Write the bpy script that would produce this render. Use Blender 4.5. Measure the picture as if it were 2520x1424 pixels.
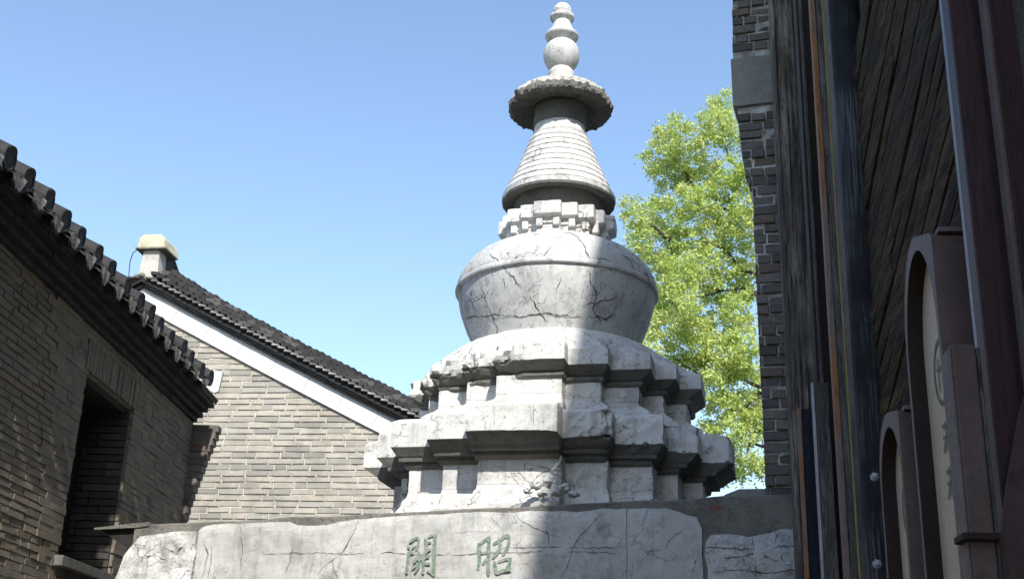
import bpy, math, random
from math import sin, cos, pi, radians, atan2, hypot, sqrt, exp
from mathutils import Vector, Matrix, noise

for o in list(bpy.data.objects):
    bpy.data.objects.remove(o)
sc = bpy.context.scene
col = sc.collection
rnd = random.Random(7)

# ------------------------------------------------------------------ camera
EYE = 1.6
FPX = 3000.0
PITCH = radians(20.2)
ROLL = atan2(282, 8312)
_d = Vector((0, cos(PITCH), sin(PITCH)))
_u0 = Vector((0, -sin(PITCH), cos(PITCH)))
_r0 = Vector((1, 0, 0))
CR = cos(ROLL) * _r0 + sin(ROLL) * _u0
CU = -sin(ROLL) * _r0 + cos(ROLL) * _u0
cam_data = bpy.data.cameras.new('camera')
cam = bpy.data.objects.new('camera', cam_data)
col.objects.link(cam)
m = Matrix.Identity(4)
for i in range(3):
    m[i][0] = CR[i]; m[i][1] = CU[i]; m[i][2] = -_d[i]
m[0][3], m[1][3], m[2][3] = 0, 0, EYE
cam.matrix_world = m
cam_data.sensor_width = 36
cam_data.lens = FPX / 2520 * 36
cam_data.clip_start = 0.05
cam_data.clip_end = 2000
sc.camera = cam

# ------------------------------------------------------------------ light
SUN_EL = radians(42)
SUN_RIGHT = radians(8)          # the sun stands behind the camera, a little to the right
sun_dir = Vector((sin(SUN_RIGHT) * cos(SUN_EL), -cos(SUN_RIGHT) * cos(SUN_EL), sin(SUN_EL)))
w = bpy.data.worlds.new('World')
sc.world = w
w.use_nodes = True
nt = w.node_tree
bg = nt.nodes['Background']
sky = nt.nodes.new('ShaderNodeTexSky')
sky.sky_type = 'NISHITA'
sky.sun_disc = False
sky.sun_elevation = SUN_EL
sky.sun_rotation = atan2(sun_dir.x, sun_dir.y)
sky.air_density = 1.0
sky.dust_density = 0.6
sky.ozone_density = 1.0
tint = nt.nodes.new('ShaderNodeMix'); tint.data_type = 'RGBA'; tint.blend_type = 'MULTIPLY'
tint.inputs[0].default_value = 1.0
tint.inputs[7].default_value = (1.0, 1.02, 1.02, 1)
nt.links.new(sky.outputs[0], tint.inputs[6]); nt.links.new(tint.outputs[2], bg.inputs[0])
bg.inputs[1].default_value = 0.148
sl = bpy.data.lights.new('sun', 'SUN')
sl.energy = 3.7
sl.angle = radians(0.9)
sl.color = (1.0, 0.965, 0.9)
so = bpy.data.objects.new('sun', sl)
col.objects.link(so)
so.rotation_euler = sun_dir.to_track_quat('Z', 'Y').to_euler()
so.location = (3, -5, 20)
sc.view_settings.view_transform = 'Standard'
sc.view_settings.look = 'None'
sc.view_settings.gamma = 1
sc.view_settings.exposure = 0.87
sc.view_settings.use_curve_mapping = False


# ------------------------------------------------------------------ helpers
def ray(px, py):
    v = _d * FPX + CR * (px - 1260) + CU * (712 - py)
    return v.normalized()

def on_plane(px, py, p0, n):
    v = ray(px, py)
    return v * ((p0 - Vector((0, 0, EYE))).dot(n) / v.dot(n)) + Vector((0, 0, EYE))

def frame(az_deg):
    a = radians(az_deg)
    return Vector((cos(a), -sin(a), 0)), Vector((sin(a), cos(a), 0))

UP = Vector((0, 0, 1))

def tag(o, label=None, cat=None, group=None, kind=None):
    if label: o['label'] = label
    if cat: o['category'] = cat
    if group: o['group'] = group
    if kind: o['kind'] = kind
    return o

def empty(name, loc, label, cat, group=None):
    o = bpy.data.objects.new(name, None)
    o.empty_display_size = 0.2
    col.objects.link(o)
    o.location = loc
    return tag(o, label, cat, group)

def link(name, me, parent=None, mat=None):
    if mat is not None and not me.materials:
        me.materials.append(mat)
    o = bpy.data.objects.new(name, me)
    col.objects.link(o)
    if parent is not None:
        o.parent = parent
        if parent.type == 'EMPTY' or True:
            # children carry world coordinates in their meshes: undo the parent's place
            o.matrix_parent_inverse = world_of(parent).inverted()
    return o

def world_of(o):
    mw = Matrix.LocRotScale(o.location, o.rotation_euler, o.scale)
    if o.parent is not None:
        return world_of(o.parent) @ o.matrix_parent_inverse @ mw
    return mw

class MB:
    K = 1.0
    def __init__(s): s.v = []; s.f = []; s.sm = False
    def add(s, vs, fs):
        b = len(s.v); s.v += [tuple(p) for p in vs]
        s.f += [tuple(i + b for i in f) for f in fs]
    def box(s, c, ax, ay, az, hx, hy, hz, jit=0):
        """centre c, unit axes, half sizes"""
        hx, hy, hz = hx * MB.K, hy * MB.K, hz * MB.K
        vs = []
        for k in (-1, 1):
            for j in (-1, 1):
                for i in (-1, 1):
                    p = c + ax * (hx * i) + ay * (hy * j) + az * (hz * k)
                    if jit: p = p + Vector((rnd.uniform(-jit, jit), rnd.uniform(-jit, jit), rnd.uniform(-jit, jit)))
                    vs.append(p)
        s.add(vs, [(0, 2, 3, 1), (4, 5, 7, 6), (0, 1, 5, 4), (2, 6, 7, 3), (0, 4, 6, 2), (1, 3, 7, 5)])
    def prism(s, pts, ext):
        """pts: loop of Vectors (counter-clockwise seen from +ext), extruded by vector ext"""
        n = len(pts)
        vs = list(pts) + [p + ext for p in pts]
        fs = [tuple(range(n))[::-1], tuple(range(n, 2 * n))]
        fs += [(i, (i + 1) % n, n + (i + 1) % n, n + i) for i in range(n)]
        s.add(vs, fs)
    def lathe(s, prof, cx, cy, seg=64, rfn=None):
        b = []
        for r, z in prof:
            ring = []
            for i in range(seg):
                a = 2 * pi * i / seg
                rr = r if rfn is None else rfn(r, z, a)
                ring.append((cx + rr * cos(a), cy + rr * sin(a), z))
            b.append(ring)
        vs = [p for ring in b for p in ring]
        fs = []
        for k in range(len(prof) - 1):
            for i in range(seg):
                j = (i + 1) % seg
                fs.append((k * seg + i, k * seg + j, (k + 1) * seg + j, (k + 1) * seg + i))
        fs.append(tuple(range(seg))[::-1])
        fs.append(tuple((len(prof) - 1) * seg + i for i in range(seg)))
        s.add(vs, fs)
    def tube(s, pts, rad, seg=6):
        n = len(pts); vs = []
        for i, p in enumerate(pts):
            t = (pts[min(i + 1, n - 1)] - pts[max(i - 1, 0)]).normalized()
            a = t.orthogonal().normalized(); bb = t.cross(a)
            r = rad[i] if isinstance(rad, (list, tuple)) else rad
            for k in range(seg):
                q = 2 * pi * k / seg
                vs.append(p + a * (r * cos(q)) + bb * (r * sin(q)))
        fs = [(i * seg + k, i * seg + (k + 1) % seg, (i + 1) * seg + (k + 1) % seg, (i + 1) * seg + k)
              for i in range(n - 1) for k in range(seg)]
        fs += [tuple(range(seg))[::-1], tuple((n - 1) * seg + k for k in range(seg))]
        s.add(vs, fs)
    def mesh(s, name, smooth=False):
        me = bpy.data.meshes.new(name)
        me.from_pydata(s.v, [], s.f)
        if smooth:
            me.polygons.foreach_set('use_smooth', [True] * len(me.polygons))
        me.update()
        return me
    def build(s, name, mat, parent=None, smooth=False, bevel=0, fixn=False):
        me = s.mesh(name, smooth)
        me.materials.append(mat)
        if bevel or fixn:
            import bmesh
            bm = bmesh.new(); bm.from_mesh(me)
            if fixn: bmesh.ops.recalc_face_normals(bm, faces=bm.faces)
            if bevel:
                bmesh.ops.bevel(bm, geom=[e for e in bm.edges if e.calc_face_angle(0) > 0.5], offset=bevel, segments=2, affect='EDGES', profile=0.6)
            bm.to_mesh(me); bm.free()
        return link(name, me, parent)

# ---- node materials
class NT:
    def __init__(s, name):
        s.m = bpy.data.materials.new(name); s.m.use_nodes = True
        s.t = s.m.node_tree; s.b = s.t.nodes['Principled BSDF']
        s.out = s.t.nodes['Material Output']
        g = s.n('ShaderNodeNewGeometry'); s.pos = g.outputs['Position']; s.geo = g
    def n(s, t, **k):
        x = s.t.nodes.new(t)
        for a, v in k.items(): setattr(x, a, v)
        return x
    def l(s, a, b): s.t.links.new(a, b)
    def set(s, node, key, v):
        if hasattr(v, 'is_output') or hasattr(v, 'links'): s.l(v, node.inputs[key])
        else: node.inputs[key].default_value = v
    def mapping(s, scale, rot=(0, 0, 0), loc=(0, 0, 0), src=None):
        mp = s.n('ShaderNodeMapping'); s.l(src or s.pos, mp.inputs[0])
        mp.inputs['Scale'].default_value = scale; mp.inputs['Rotation'].default_value = rot
        mp.inputs['Location'].default_value = loc
        return mp.outputs[0]
    def noise(s, scale, detail=4, rough=0.55, vec=None, dist=0):
        x = s.n('ShaderNodeTexNoise'); s.l(vec or s.pos, x.inputs['Vector'])
        x.inputs['Scale'].default_value = scale; x.inputs['Detail'].default_value = detail
        x.inputs['Roughness'].default_value = rough; x.inputs['Distortion'].default_value = dist
        return x.outputs['Fac']
    def vadd(s, a, noise_scale, amt):
        x = s.n('ShaderNodeTexNoise'); s.l(a, x.inputs['Vector']); x.inputs['Scale'].default_value = noise_scale
        x.inputs['Detail'].default_value = 5
        q = s.n('ShaderNodeVectorMath', operation='SUBTRACT'); s.l(x.outputs['Color'], q.inputs[0]); q.inputs[1].default_value = (.5, .5, .5)
        w_ = s.n('ShaderNodeVectorMath', operation='SCALE'); s.l(q.outputs[0], w_.inputs[0]); w_.inputs['Scale'].default_value = amt
        z = s.n('ShaderNodeVectorMath', operation='ADD'); s.l(a, z.inputs[0]); s.l(w_.outputs[0], z.inputs[1])
        return z.outputs[0]
    def vor(s, scale, vec=None, feature='DISTANCE_TO_EDGE'):
        x = s.n('ShaderNodeTexVoronoi', feature=feature); s.l(vec or s.pos, x.inputs['Vector'])
        x.inputs['Scale'].default_value = scale
        return x.outputs['Distance']
    def ramp(s, v, lo, hi, a=0.0, b=1.0):
        x = s.n('ShaderNodeMapRange', interpolation_type='SMOOTHSTEP')
        s.set(x, 0, v); x.inputs[1].default_value = lo; x.inputs[2].default_value = hi
        x.inputs[3].default_value = a; x.inputs[4].default_value = b
        return x.outputs[0]
    def math(s, op, a, b=0.0):
        x = s.n('ShaderNodeMath', operation=op); s.set(x, 0, a); s.set(x, 1, b)
        return x.outputs[0]
    def mix(s, f, a, b, mode='MIX'):
        x = s.n('ShaderNodeMix', data_type='RGBA', blend_type=mode)
        s.set(x, 0, f)
        for k, v in ((6, a), (7, b)):
            if isinstance(v, tuple): x.inputs[k].default_value = (*v, 1) if len(v) == 3 else v
            else: s.l(v, x.inputs[k])
        return x.outputs[2]
    def fin(s, color, rough=0.85, bump=None, bstr=0.3, bdist=0.01, spec=0.3):
        if isinstance(color, tuple): s.b.inputs['Base Color'].default_value = (*color, 1)
        else: s.l(color, s.b.inputs['Base Color'])
        s.set(s.b, 'Roughness', rough)
        s.b.inputs['Specular IOR Level'].default_value = spec
        if bump is not None:
            b = s.n('ShaderNodeBump'); s.l(bump, b.inputs['Height'])
            b.inputs['Strength'].default_value = bstr; b.inputs['Distance'].default_value = bdist
            s.l(b.outputs[0], s.b.inputs['Normal'])
        return s.m

def island_rand(t):
    oi = t.n('ShaderNodeObjectInfo')
    a = t.math('ADD', oi.outputs['Random'], t.geo.outputs['Random Per Island'])
    return t.math('FRACT', a)

def stone_mat(name, base, crack=1.0, spots=1.0, scale=1.0, dark=(0.045, 0.043, 0.04), warm=(0.43, 0.40, 0.34), rough_bump=1.0, stain=0.62):
    t = NT(name)
    big = t.noise(1.7 * scale, 5, 0.6)
    mid = t.noise(9 * scale, 6, 0.65)
    fine = t.noise(70, 4, 0.7)
    c = t.mix(t.ramp(big, 0.38, 0.68), base, tuple(x * 0.80 for x in base))
    c = t.mix(t.ramp(mid, 0.5, 0.72, 0, 0.6), c, warm)
    st = t.ramp(t.noise(4.2 * scale, 7, 0.72, t.mapping((1, 1, 0.55))), 0.52, 0.66)
    c = t.mix(t.math('MULTIPLY', st, stain), c, tuple(x * 0.42 for x in base))
    c = t.mix(t.ramp(fine, 0.35, 0.7, 0, 0.35), c, tuple(x * 0.62 for x in base))
    # small dark lichen specks, gathered in patches
    patch = t.ramp(t.noise(2.6 * scale, 3, 0.6), 0.42, 0.58)
    sp = t.ramp(t.noise(34 * scale, 5, 0.72), 0.585, 0.66)
    spk = t.math('MULTIPLY', t.math('MULTIPLY', patch, sp), 0.62 * spots)
    c = t.mix(spk, c, dark)
    rain = t.ramp(t.noise(5.5, 5, 0.65, t.mapping((2.2, 2.2, 0.28))), 0.52, 0.68)
    c = t.mix(t.math('MULTIPLY', rain, 0.38), c, tuple(x * 0.40 for x in base))
    # fissures
    dv = t.vadd(t.pos, 3.2, 0.5)
    cr = t.ramp(t.vor(1.9 * scale, dv), 0.004, 0.016, 1, 0)
    msk = t.ramp(t.noise(1.9, 2, 0.5, t.mapping((1, 1, 1), loc=(4, 2, 7))), 0.53, 0.60)
    crk = t.math('MULTIPLY', t.math('MULTIPLY', cr, msk), 0.6 * crack)
    c = t.mix(crk, c, dark)
    # short scratchy veins
    dv2 = t.vadd(t.mapping((1, 1, 1.3), rot=(0.5, 0.3, 0.2)), 9, 0.22)
    cr2 = t.ramp(t.vor(6.5 * scale, dv2), 0.012, 0.05, 1, 0)
    m2 = t.ramp(t.noise(7 * scale, 5, 0.7), 0.50, 0.60)
    c = t.mix(t.math('MULTIPLY', t.math('MULTIPLY', cr2, m2), 0.55 * crack), c, dark)
    gr = t.ramp(t.noise(16 * scale, 8, 0.78), 0.50, 0.66)
    c = t.mix(t.math('MULTIPLY', gr, 0.30), c, tuple(x * 0.35 for x in base))
    h = t.math('ADD', t.math('MULTIPLY', mid, 0.9), t.math('MULTIPLY', fine, 0.35))
    h = t.math('SUBTRACT', h, t.math('MULTIPLY', crk, 0.8))
    h = t.math('SUBTRACT', h, t.math('MULTIPLY', spk, 0.4))
    return t.fin(c, 0.82, h, 0.55 * rough_bump, 0.012, 0.25)

def brick_mat(name, cols, fine_dark=0.5):
    t = NT(name)
    r = island_rand(t)
    cr = t.n('ShaderNodeValToRGB'); t.l(r, cr.inputs[0])
    els = cr.color_ramp.elements
    cr.color_ramp.interpolation = 'CONSTANT'
    while len(els) < len(cols): els.new(0.5)
    for i, cc in enumerate(cols):
        els[i].position = i / len(cols); els[i].color = (*cc, 1)
    n1 = t.noise(6, 4, 0.6); n2 = t.noise(60, 4, 0.7)
    c = t.mix(t.ramp(n1, 0.35, 0.7, 0, 0.45), cr.outputs[0], tuple(x * 0.55 for x in cols[0]))
    c = t.mix(t.ramp(n2, 0.4, 0.72, 0, fine_dark), c, tuple(x * 0.5 for x in cols[0]))
    n3 = t.noise(1.3, 5, 0.7); n4 = t.noise(24, 5, 0.75)
    c = t.mix(t.ramp(n3, 0.5, 0.68, 0, 0.45), c, tuple(x * 0.45 for x in cols[1]))
    c = t.mix(t.ramp(n4, 0.60, 0.68, 0, 0.55), c, tuple(min(0.6, x * 1.7) for x in cols[0]))
    return t.fin(c, 0.9, t.math('ADD', n2, t.math('MULTIPLY', n1, 0.5)), 0.5, 0.008, 0.2)

def plain_mat(name, base, var=0.25, scale=8, rough=0.8, stretch=(1, 1, 1), bstr=0.3, bdist=0.006, dark=None, spec=0.3, fine=60):
    t = NT(name)
    v = t.mapping(stretch)
    n1 = t.noise(scale, 5, 0.6, v); n2 = t.noise(fine, 4, 0.7, v)
    dk = dark or tuple(x * (1 - var) for x in base)
    c = t.mix(t.ramp(n1, 0.35, 0.68), base, dk)
    c = t.mix(t.ramp(n2, 0.4, 0.75, 0, 0.5), c, tuple(x * 0.6 for x in dk))
    return t.fin(c, rough, t.math('ADD', n1, t.math('MULTIPLY', n2, 0.5)), bstr, bdist, spec)

M = {}
M['stone'] = stone_mat('weathered_limestone', (0.655, 0.642, 0.610))
M['stone_smooth'] = stone_mat('vase_limestone', (0.582, 0.576, 0.557), crack=1.0, spots=1.5, scale=1.15, rough_bump=0.5, stain=0.62)
M['stone_lintel'] = stone_mat('lintel_limestone', (0.529, 0.519, 0.491), crack=0.5, spots=0.7, scale=0.9, rough_bump=0.35, warm=(0.37, 0.35, 0.31))
M['stone_rough'] = stone_mat('rubble_limestone', (0.592, 0.584, 0.561), crack=1.0, spots=1.3, scale=1.9, rough_bump=1.6)
M['shade_stone'] = stone_mat('shade_darkened_limestone', (0.15, 0.145, 0.13), crack=0.3, spots=1.5, scale=1.6, rough_bump=1.3, warm=(0.13, 0.12, 0.07))  # shade of the undersides put into a dark stone colour, with mossy blotches
M['canopy'] = stone_mat('carved_canopy_stone', (0.52, 0.50, 0.45), crack=0.3, spots=1.5, scale=2.2, rough_bump=1.3, warm=(0.24, 0.215, 0.17))
def _cement():
    t = NT('grey_cement')
    a = t.noise(3.5, 6, 0.7); b = t.noise(16, 6, 0.75); f = t.noise(70, 4, 0.7)
    c = t.mix(t.ramp(a, 0.4, 0.65), (0.25, 0.235, 0.20), (0.15, 0.145, 0.13))
    c = t.mix(t.ramp(b, 0.52, 0.66, 0, 0.6), c, (0.10, 0.095, 0.085))
    c = t.mix(t.ramp(f, 0.60, 0.68, 0, 0.5), c, (0.38, 0.36, 0.32))
    return t.fin(c, 0.92, t.math('ADD', b, f), 1.0, 0.02)
M['cement'] = _cement()
M['crack'] = plain_mat('crack_shadow', (0.05, 0.048, 0.045), 0.4, 30)
def _green():
    t = NT('green_paint')
    n = t.noise(26, 4, 0.7)
    n2 = t.noise(70, 4, 0.7)
    c = t.mix(t.ramp(n, 0.40, 0.62), (0.11, 0.18, 0.12), (0.24, 0.26, 0.21))
    c = t.mix(t.ramp(n2, 0.5, 0.62, 0, 0.5), c, (0.36, 0.37, 0.33))
    return t.fin(c, 0.7, n, 0.3)
M['green'] = _green()
M['brick_far'] = brick_mat('pale_grey_brick', [(0.396, 0.363, 0.305), (0.366, 0.339, 0.292), (0.416, 0.378, 0.315), (0.337, 0.315, 0.277), (0.396, 0.349, 0.292),
                                              (0.426, 0.393, 0.334), (0.267, 0.252, 0.224), (0.376, 0.344, 0.296), (0.406, 0.368, 0.311), (0.356, 0.334, 0.296)], 0.3)
M['mortar_far'] = plain_mat('lime_mortar', (0.581, 0.554, 0.475), 0.3, 12)
M['brick_left'] = brick_mat('brown_grey_brick', [(0.186, 0.155, 0.115), (0.166, 0.141, 0.107), (0.202, 0.164, 0.115), (0.151, 0.131, 0.103),
                                                (0.192, 0.151, 0.107), (0.212, 0.174, 0.128), (0.176, 0.149, 0.111), (0.156, 0.145, 0.115)], 0.7)
M['brick_niche'] = brick_mat('shade_dark_niche_brick', [(0.07, 0.066, 0.06), (0.05, 0.048, 0.045), (0.09, 0.08, 0.068), (0.06, 0.055, 0.05)], 0.6)  # darker than the wall bricks: the niche's shade is in the colour
M['mortar_left'] = plain_mat('dusty_mortar', (0.30, 0.275, 0.235), 0.4, 14)
M['brick_pier'] = brick_mat('dark_grey_brick', [(0.17, 0.15, 0.13), (0.12, 0.11, 0.10), (0.20, 0.18, 0.155), (0.14, 0.13, 0.12),
                                               (0.18, 0.16, 0.14), (0.18, 0.13, 0.10), (0.08, 0.078, 0.074)], 0.8)
M['mortar_pier'] = plain_mat('worn_white_mortar', (0.66, 0.63, 0.58), 0.65, 7, bstr=0.9, bdist=0.03)
M['pier_stone'] = plain_mat('grey_plaster_stone', (0.27, 0.25, 0.225), 0.3, 4)
def _plaster():
    t = NT('white_plaster')
    a = t.noise(1.6, 6, 0.7); b = t.noise(9, 6, 0.75, t.mapping((1, 1, 0.45))); f = t.noise(45, 4, 0.7)
    c = t.mix(t.ramp(a, 0.45, 0.68, 0, 0.6), (0.56, 0.555, 0.54), (0.47, 0.465, 0.445))
    c = t.mix(t.ramp(b, 0.55, 0.70, 0, 0.45), c, (0.42, 0.41, 0.385))
    c = t.mix(t.ramp(f, 0.62, 0.72, 0, 0.3), c, (0.35, 0.34, 0.32))
    return t.fin(c, 0.85, t.math('ADD', b, f), 0.3, 0.006)
M['plaster'] = _plaster()
M['cream'] = plain_mat('cream_render', (0.60, 0.55, 0.38), 0.35, 9, 0.85)
M['greyrender'] = plain_mat('grey_render', (0.502, 0.475, 0.422), 0.3, 8, 0.85)
M['tile_dark'] = plain_mat('black_clay_tile', (0.035, 0.034, 0.034), 0.4, 10, 0.75)
M['roof_tile'] = brick_mat('mossy_black_tile', [(0.04, 0.039, 0.038), (0.03, 0.03, 0.03), (0.055, 0.052, 0.048), (0.035, 0.034, 0.034), (0.045, 0.044, 0.04), (0.10, 0.098, 0.09)], 0.5)
M['tile_grey'] = plain_mat('grey_clay_tile', (0.15, 0.145, 0.135), 0.55, 22, 0.85, bstr=0.8, bdist=0.01)
M['tile_edge'] = plain_mat('weathered_tile_edge', (0.264, 0.257, 0.244), 0.5, 14, 0.85)
M['verge_tile'] = brick_mat('pale_tile_end', [(0.34, 0.33, 0.31), (0.24, 0.235, 0.22), (0.40, 0.385, 0.36), (0.15, 0.145, 0.14), (0.30, 0.29, 0.27)], 0.6)
M['eave_dark'] = plain_mat('shade_dark_brick', (0.032, 0.030, 0.029), 0.5, 9, 0.9)  # near-black colour carries the shade under the corbelled eaves
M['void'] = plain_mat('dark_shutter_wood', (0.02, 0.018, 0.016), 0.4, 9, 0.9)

# ------------------------------------------------------------------ ground
g = MB(); S = 400
g.add([(-S, -S, 0), (S, -S, 0), (S, S, 0), (-S, S, 0)], [(0, 1, 2, 3)])
go = g.build('ground', plain_mat('packed_earth', (0.07, 0.065, 0.055), 0.3, 1.5, 0.95))
tag(go, 'earth ground beyond the lane', kind='structure')
UR, DR = frame(6.5)
UL, DL = frame(1.6)
g = MB()
for i in range(-6, 22):
    for j in range(10):
        s0 = i * 0.62 + (0.2 if j % 2 else 0)
        c = DL * s0 + UL * (-3.1 + j * 0.48) + UP * 0.03
        g.box(c, UL, DL, UP, 0.232, 0.302, 0.03 + rnd.uniform(0, 0.006))
so_ = g.build('street', brick_mat('paving_stone', [(0.12, 0.115, 0.11), (0.14, 0.135, 0.125), (0.10, 0.098, 0.09)]))
tag(so_, kind='structure')


# ------------------------------------------------------------------ stupa
AX, AY = 0.375, 9.6
TH = 12.9
SU, SN = frame(TH)            # SU along the front face, SN away from the viewer

def plan(W, c, a):
    b = (W - c - 2 * a) / 2
    q = [(c, -W), (c, -W + b), (c + a, -W + b), (c + a, -W + 2 * b), (c + 2 * a, -W + 2 * b),
         (c + 2 * a, -c - a), (W - b, -c - a), (W - b, -c), (W, -c)]
    out = []
    for k in range(4):
        for x, y in q:
            for _ in range(k): x, y = -y, x
            out.append((x, y))
    return out
CONVEX = {0, 2, 4, 6, 8}

def terrace(name, rows, parent, mat, ax, seg=0.035, erode=None, circ=None, bites=()):
    """rows: (W, c, a, z, lip) from the bottom up; circ: extra rows (r, z, blend) above, blending the plan to a circle"""
    ref = plan(*rows[0][:3])
    n = len(ref)
    counts = []
    for i in range(n):
        p, q = ref[i], ref[(i + 1) % n]
        counts.append(max(2, int(round(hypot(q[0] - p[0], q[1] - p[1]) / seg))))
    allrows = []
    def sample(pl):
        out = []
        for i in range(n):
            p, q = pl[i], pl[(i + 1) % n]
            L = hypot(q[0] - p[0], q[1] - p[1])
            for k in range(counts[i]):
                t = k / counts[i]
                # how near to an outer corner
                d1 = t * L if (i % 9) in CONVEX else 9
                d2 = (1 - t) * L if ((i + 1) % 9) in CONVEX else 9
                out.append((p[0] + (q[0] - p[0]) * t, p[1] + (q[1] - p[1]) * t, min(d1, d2)))
        return out
    for W, c, a, z, lip in rows:
        allrows.append([(x, y, dd, z, lip) for x, y, dd in sample(plan(W, c, a))])
    if circ:
        W, c, a, z, lip = rows[-1]
        base = sample(plan(W, c, a))
        for r, zz, bl in circ:
            rr = []
            for x, y, dd in base:
                R0 = hypot(x, y)
                R1 = R0 + (r - R0) * bl
                rr.append((x * R1 / R0, y * R1 / R0, dd + bl, zz, 0.15))
            allrows.append(rr)
    vs = []; m_ = len(allrows[0])
    for row in allrows:
        for x, y, dd, z, lip in row:
            p = Vector((x, y, z))
            R0 = hypot(x, y)
            amp = erode(x, y, z) if erode else 1.0
            nz = noise.noise(p * 2.6) + 0.5 * noise.noise(p * 7)
            n3 = noise.noise(p * 19)
            arris = exp(-dd / 0.03)
            e = 0.004 * n3 + 0.004 * nz
            wear = max(0.0, nz * 0.9 + 0.25 * n3 - 0.02)
            e -= wear * amp * (0.045 * arris * (0.5 + lip) + 0.03 * lip)
            e -= 0.004 * exp(-dd / 0.012)
            for bx, by, br_, bd in bites:
                q = hypot(x - bx, y - by) / br_
                if q < 1.25:
                    jag = 0.5 + 0.9 * noise.noise(p * 11) + 0.5 * noise.noise(p * 27)
                    e -= bd * max(0.0, 1 - q * q * 0.64) * max(0.15, jag) * (0.55 + 0.45 * lip)
            if amp > 1.2: e += (amp - 1.2) * (0.010 * noise.noise(p * 13) + 0.007 * noise.noise(p * 31))
            k = 1 + e / R0
            zz = z + lip * min(amp, 1.5) * (0.012 * nz + 0.006 * n3)
            P = Vector((ax, AY, EYE)) + SU * (x * k) + SN * (y * k) + UP * zz
            vs.append(P)
    fs = []
    for r in range(len(allrows) - 1):
        for i in range(m_):
            j = (i + 1) % m_
            fs.append((r * m_ + i, r * m_ + j, (r + 1) * m_ + j, (r + 1) * m_ + i))
    mb = MB(); mb.add(vs, fs)
    # close top and bottom with fans
    for r, flip in ((0, True), (len(allrows) - 1, False)):
        z = allrows[r][0][3]
        b = len(mb.v)
        mb.v.append(tuple(Vector((ax, AY, EYE + z))))
        for i in range(m_):
            j = (i + 1) % m_
            f = (r * m_ + i, r * m_ + j, b)
            mb.f.append(f[::-1] if flip else f)
    return mb.build(name, mat, parent)

def lerp(A, B, t): return tuple(A[i] + (B[i] - A[i]) * t for i in range(3))

stupa = empty('stone_stupa', (AX, AY, EYE + 1.3), 'pale carved stone stupa with stepped base, round vase and ringed spire on the gateway', 'stupa')

def rows_between(prof, C, Wt, dens=0.03):
    """prof: (t, z, lip): t=0 cornice plan, 1 waist plan; long spans are subdivided"""
    out = []
    for i, (t, z, lip) in enumerate(prof):
        if i:
            t0, z0, l0 = prof[i - 1]
            L = hypot((t - t0) * (C[0] - Wt[0]), z - z0)
            k = max(1, int(L / dens))
            for q in range(1, k):
                f = q / k
                lp = max(l0 * (1 - 2.2 * f), lip * (1 - 2.2 * (1 - f)), 0)
                out.append((*lerp(C, Wt, t0 + (t - t0) * f), z0 + (z - z0) * f, lp))
        out.append((*lerp(C, Wt, t), z, lip))
    return out

# lower terrace
LC, LW = (1.449, 0.325, 0.341), (1.205, 0.300, 0.300)
def er_low(x, y, z):
    a = 0.35
    if y < 0.4 and x > 0.2: a = 0.35 + 2.4 * min(1, (x - 0.2) / 0.2)
    return a
foot = rows_between([(0.30, 1.30, 0), (0.30, 1.50, 0.4), (0.42, 1.52, 0.3), (0.62, 1.56, 0.7), (0.70, 1.60, 0.5), (0.93, 1.63, 0.1), (1.0, 1.66, 0)], LC, LW)
terrace('terrace_foot', foot, stupa, M['stone'], 0.36, erode=er_low)
waist = rows_between([(1.0, 1.662, 0), (1.0, 1.86, 0)], LC, LW)
terrace('terrace_waist', waist, stupa, M['stone'], 0.362, erode=er_low)
corn = rows_between([(0.95, 1.837, 0), (0.80, 1.857, 0.1), (0.80, 1.885, 0.1), (0.52, 1.888, 0.2), (0.48, 1.915, 0.3), (0.38, 1.925, 0.2), (0.02, 1.983, 0.5), (0.002, 1.987, 1), (0.04, 2.0, 0)], LC, LW)
terrace('cornice_soffit', corn, stupa, M['shade_stone'], 0.345, erode=er_low)
corn = rows_between([(0.0, 1.987, 1), (0.0, 2.165, 0.8), (0.05, 2.178, 0.4), (0.35, 2.20, 0.2), (0.6, 2.21, 0)], LC, LW)
terrace('terrace_cornice', corn, stupa, M['stone'], 0.345, erode=er_low)
# upper terrace; BITES are its broken-off corners on the left
BITES = [(-0.30, -1.185, 0.20, 0.15), (-0.575, -1.02, 0.15, 0.13), (-0.862, -0.857, 0.17, 0.15), (-1.02, -0.57, 0.14, 0.10), (-1.19, -0.28, 0.16, 0.10)]
UC, UW = (1.185, 0.272, 0.293), (1.075, 0.245, 0.262)
def er_up(x, y, z):
    if y < 0.9 and x < 0.02: return 0.5 + 1.8 * min(1, (0.02 - x) / 0.15)
    return 0.5
foot = rows_between([(-0.1, 2.19, 0), (-0.1, 2.245, 0.3), (0.25, 2.275, 0.5), (0.7, 2.305, 0.3), (1.0, 2.33, 0.1), (1.0, 2.35, 0)], UC, UW)
terrace('terrace_foot', foot, stupa, M['stone'], 0.385, erode=er_low)
waist = rows_between([(1.0, 2.352, 0), (1.02, 2.49, 0)], UC, UW)
terrace('terrace_waist', waist, stupa, M['stone'], 0.385, erode=er_low)
corn = rows_between([(0.9, 2.462, 0), (0.75, 2.478, 0.2), (0.75, 2.50, 0.2), (0.95, 2.503, 0), (0.75, 2.515, 0.2), (0.02, 2.572, 0.6), (0.002, 2.577, 1), (0.05, 2.59, 0)], UC, UW)
terrace('cornice_soffit', corn, stupa, M['shade_stone'], 0.392, erode=er_up, bites=BITES)
corn = rows_between([(0.0, 2.577, 1), (0.0, 2.695, 0.9), (0.35, 2.705, 0.4)], UC, UW)
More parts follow.
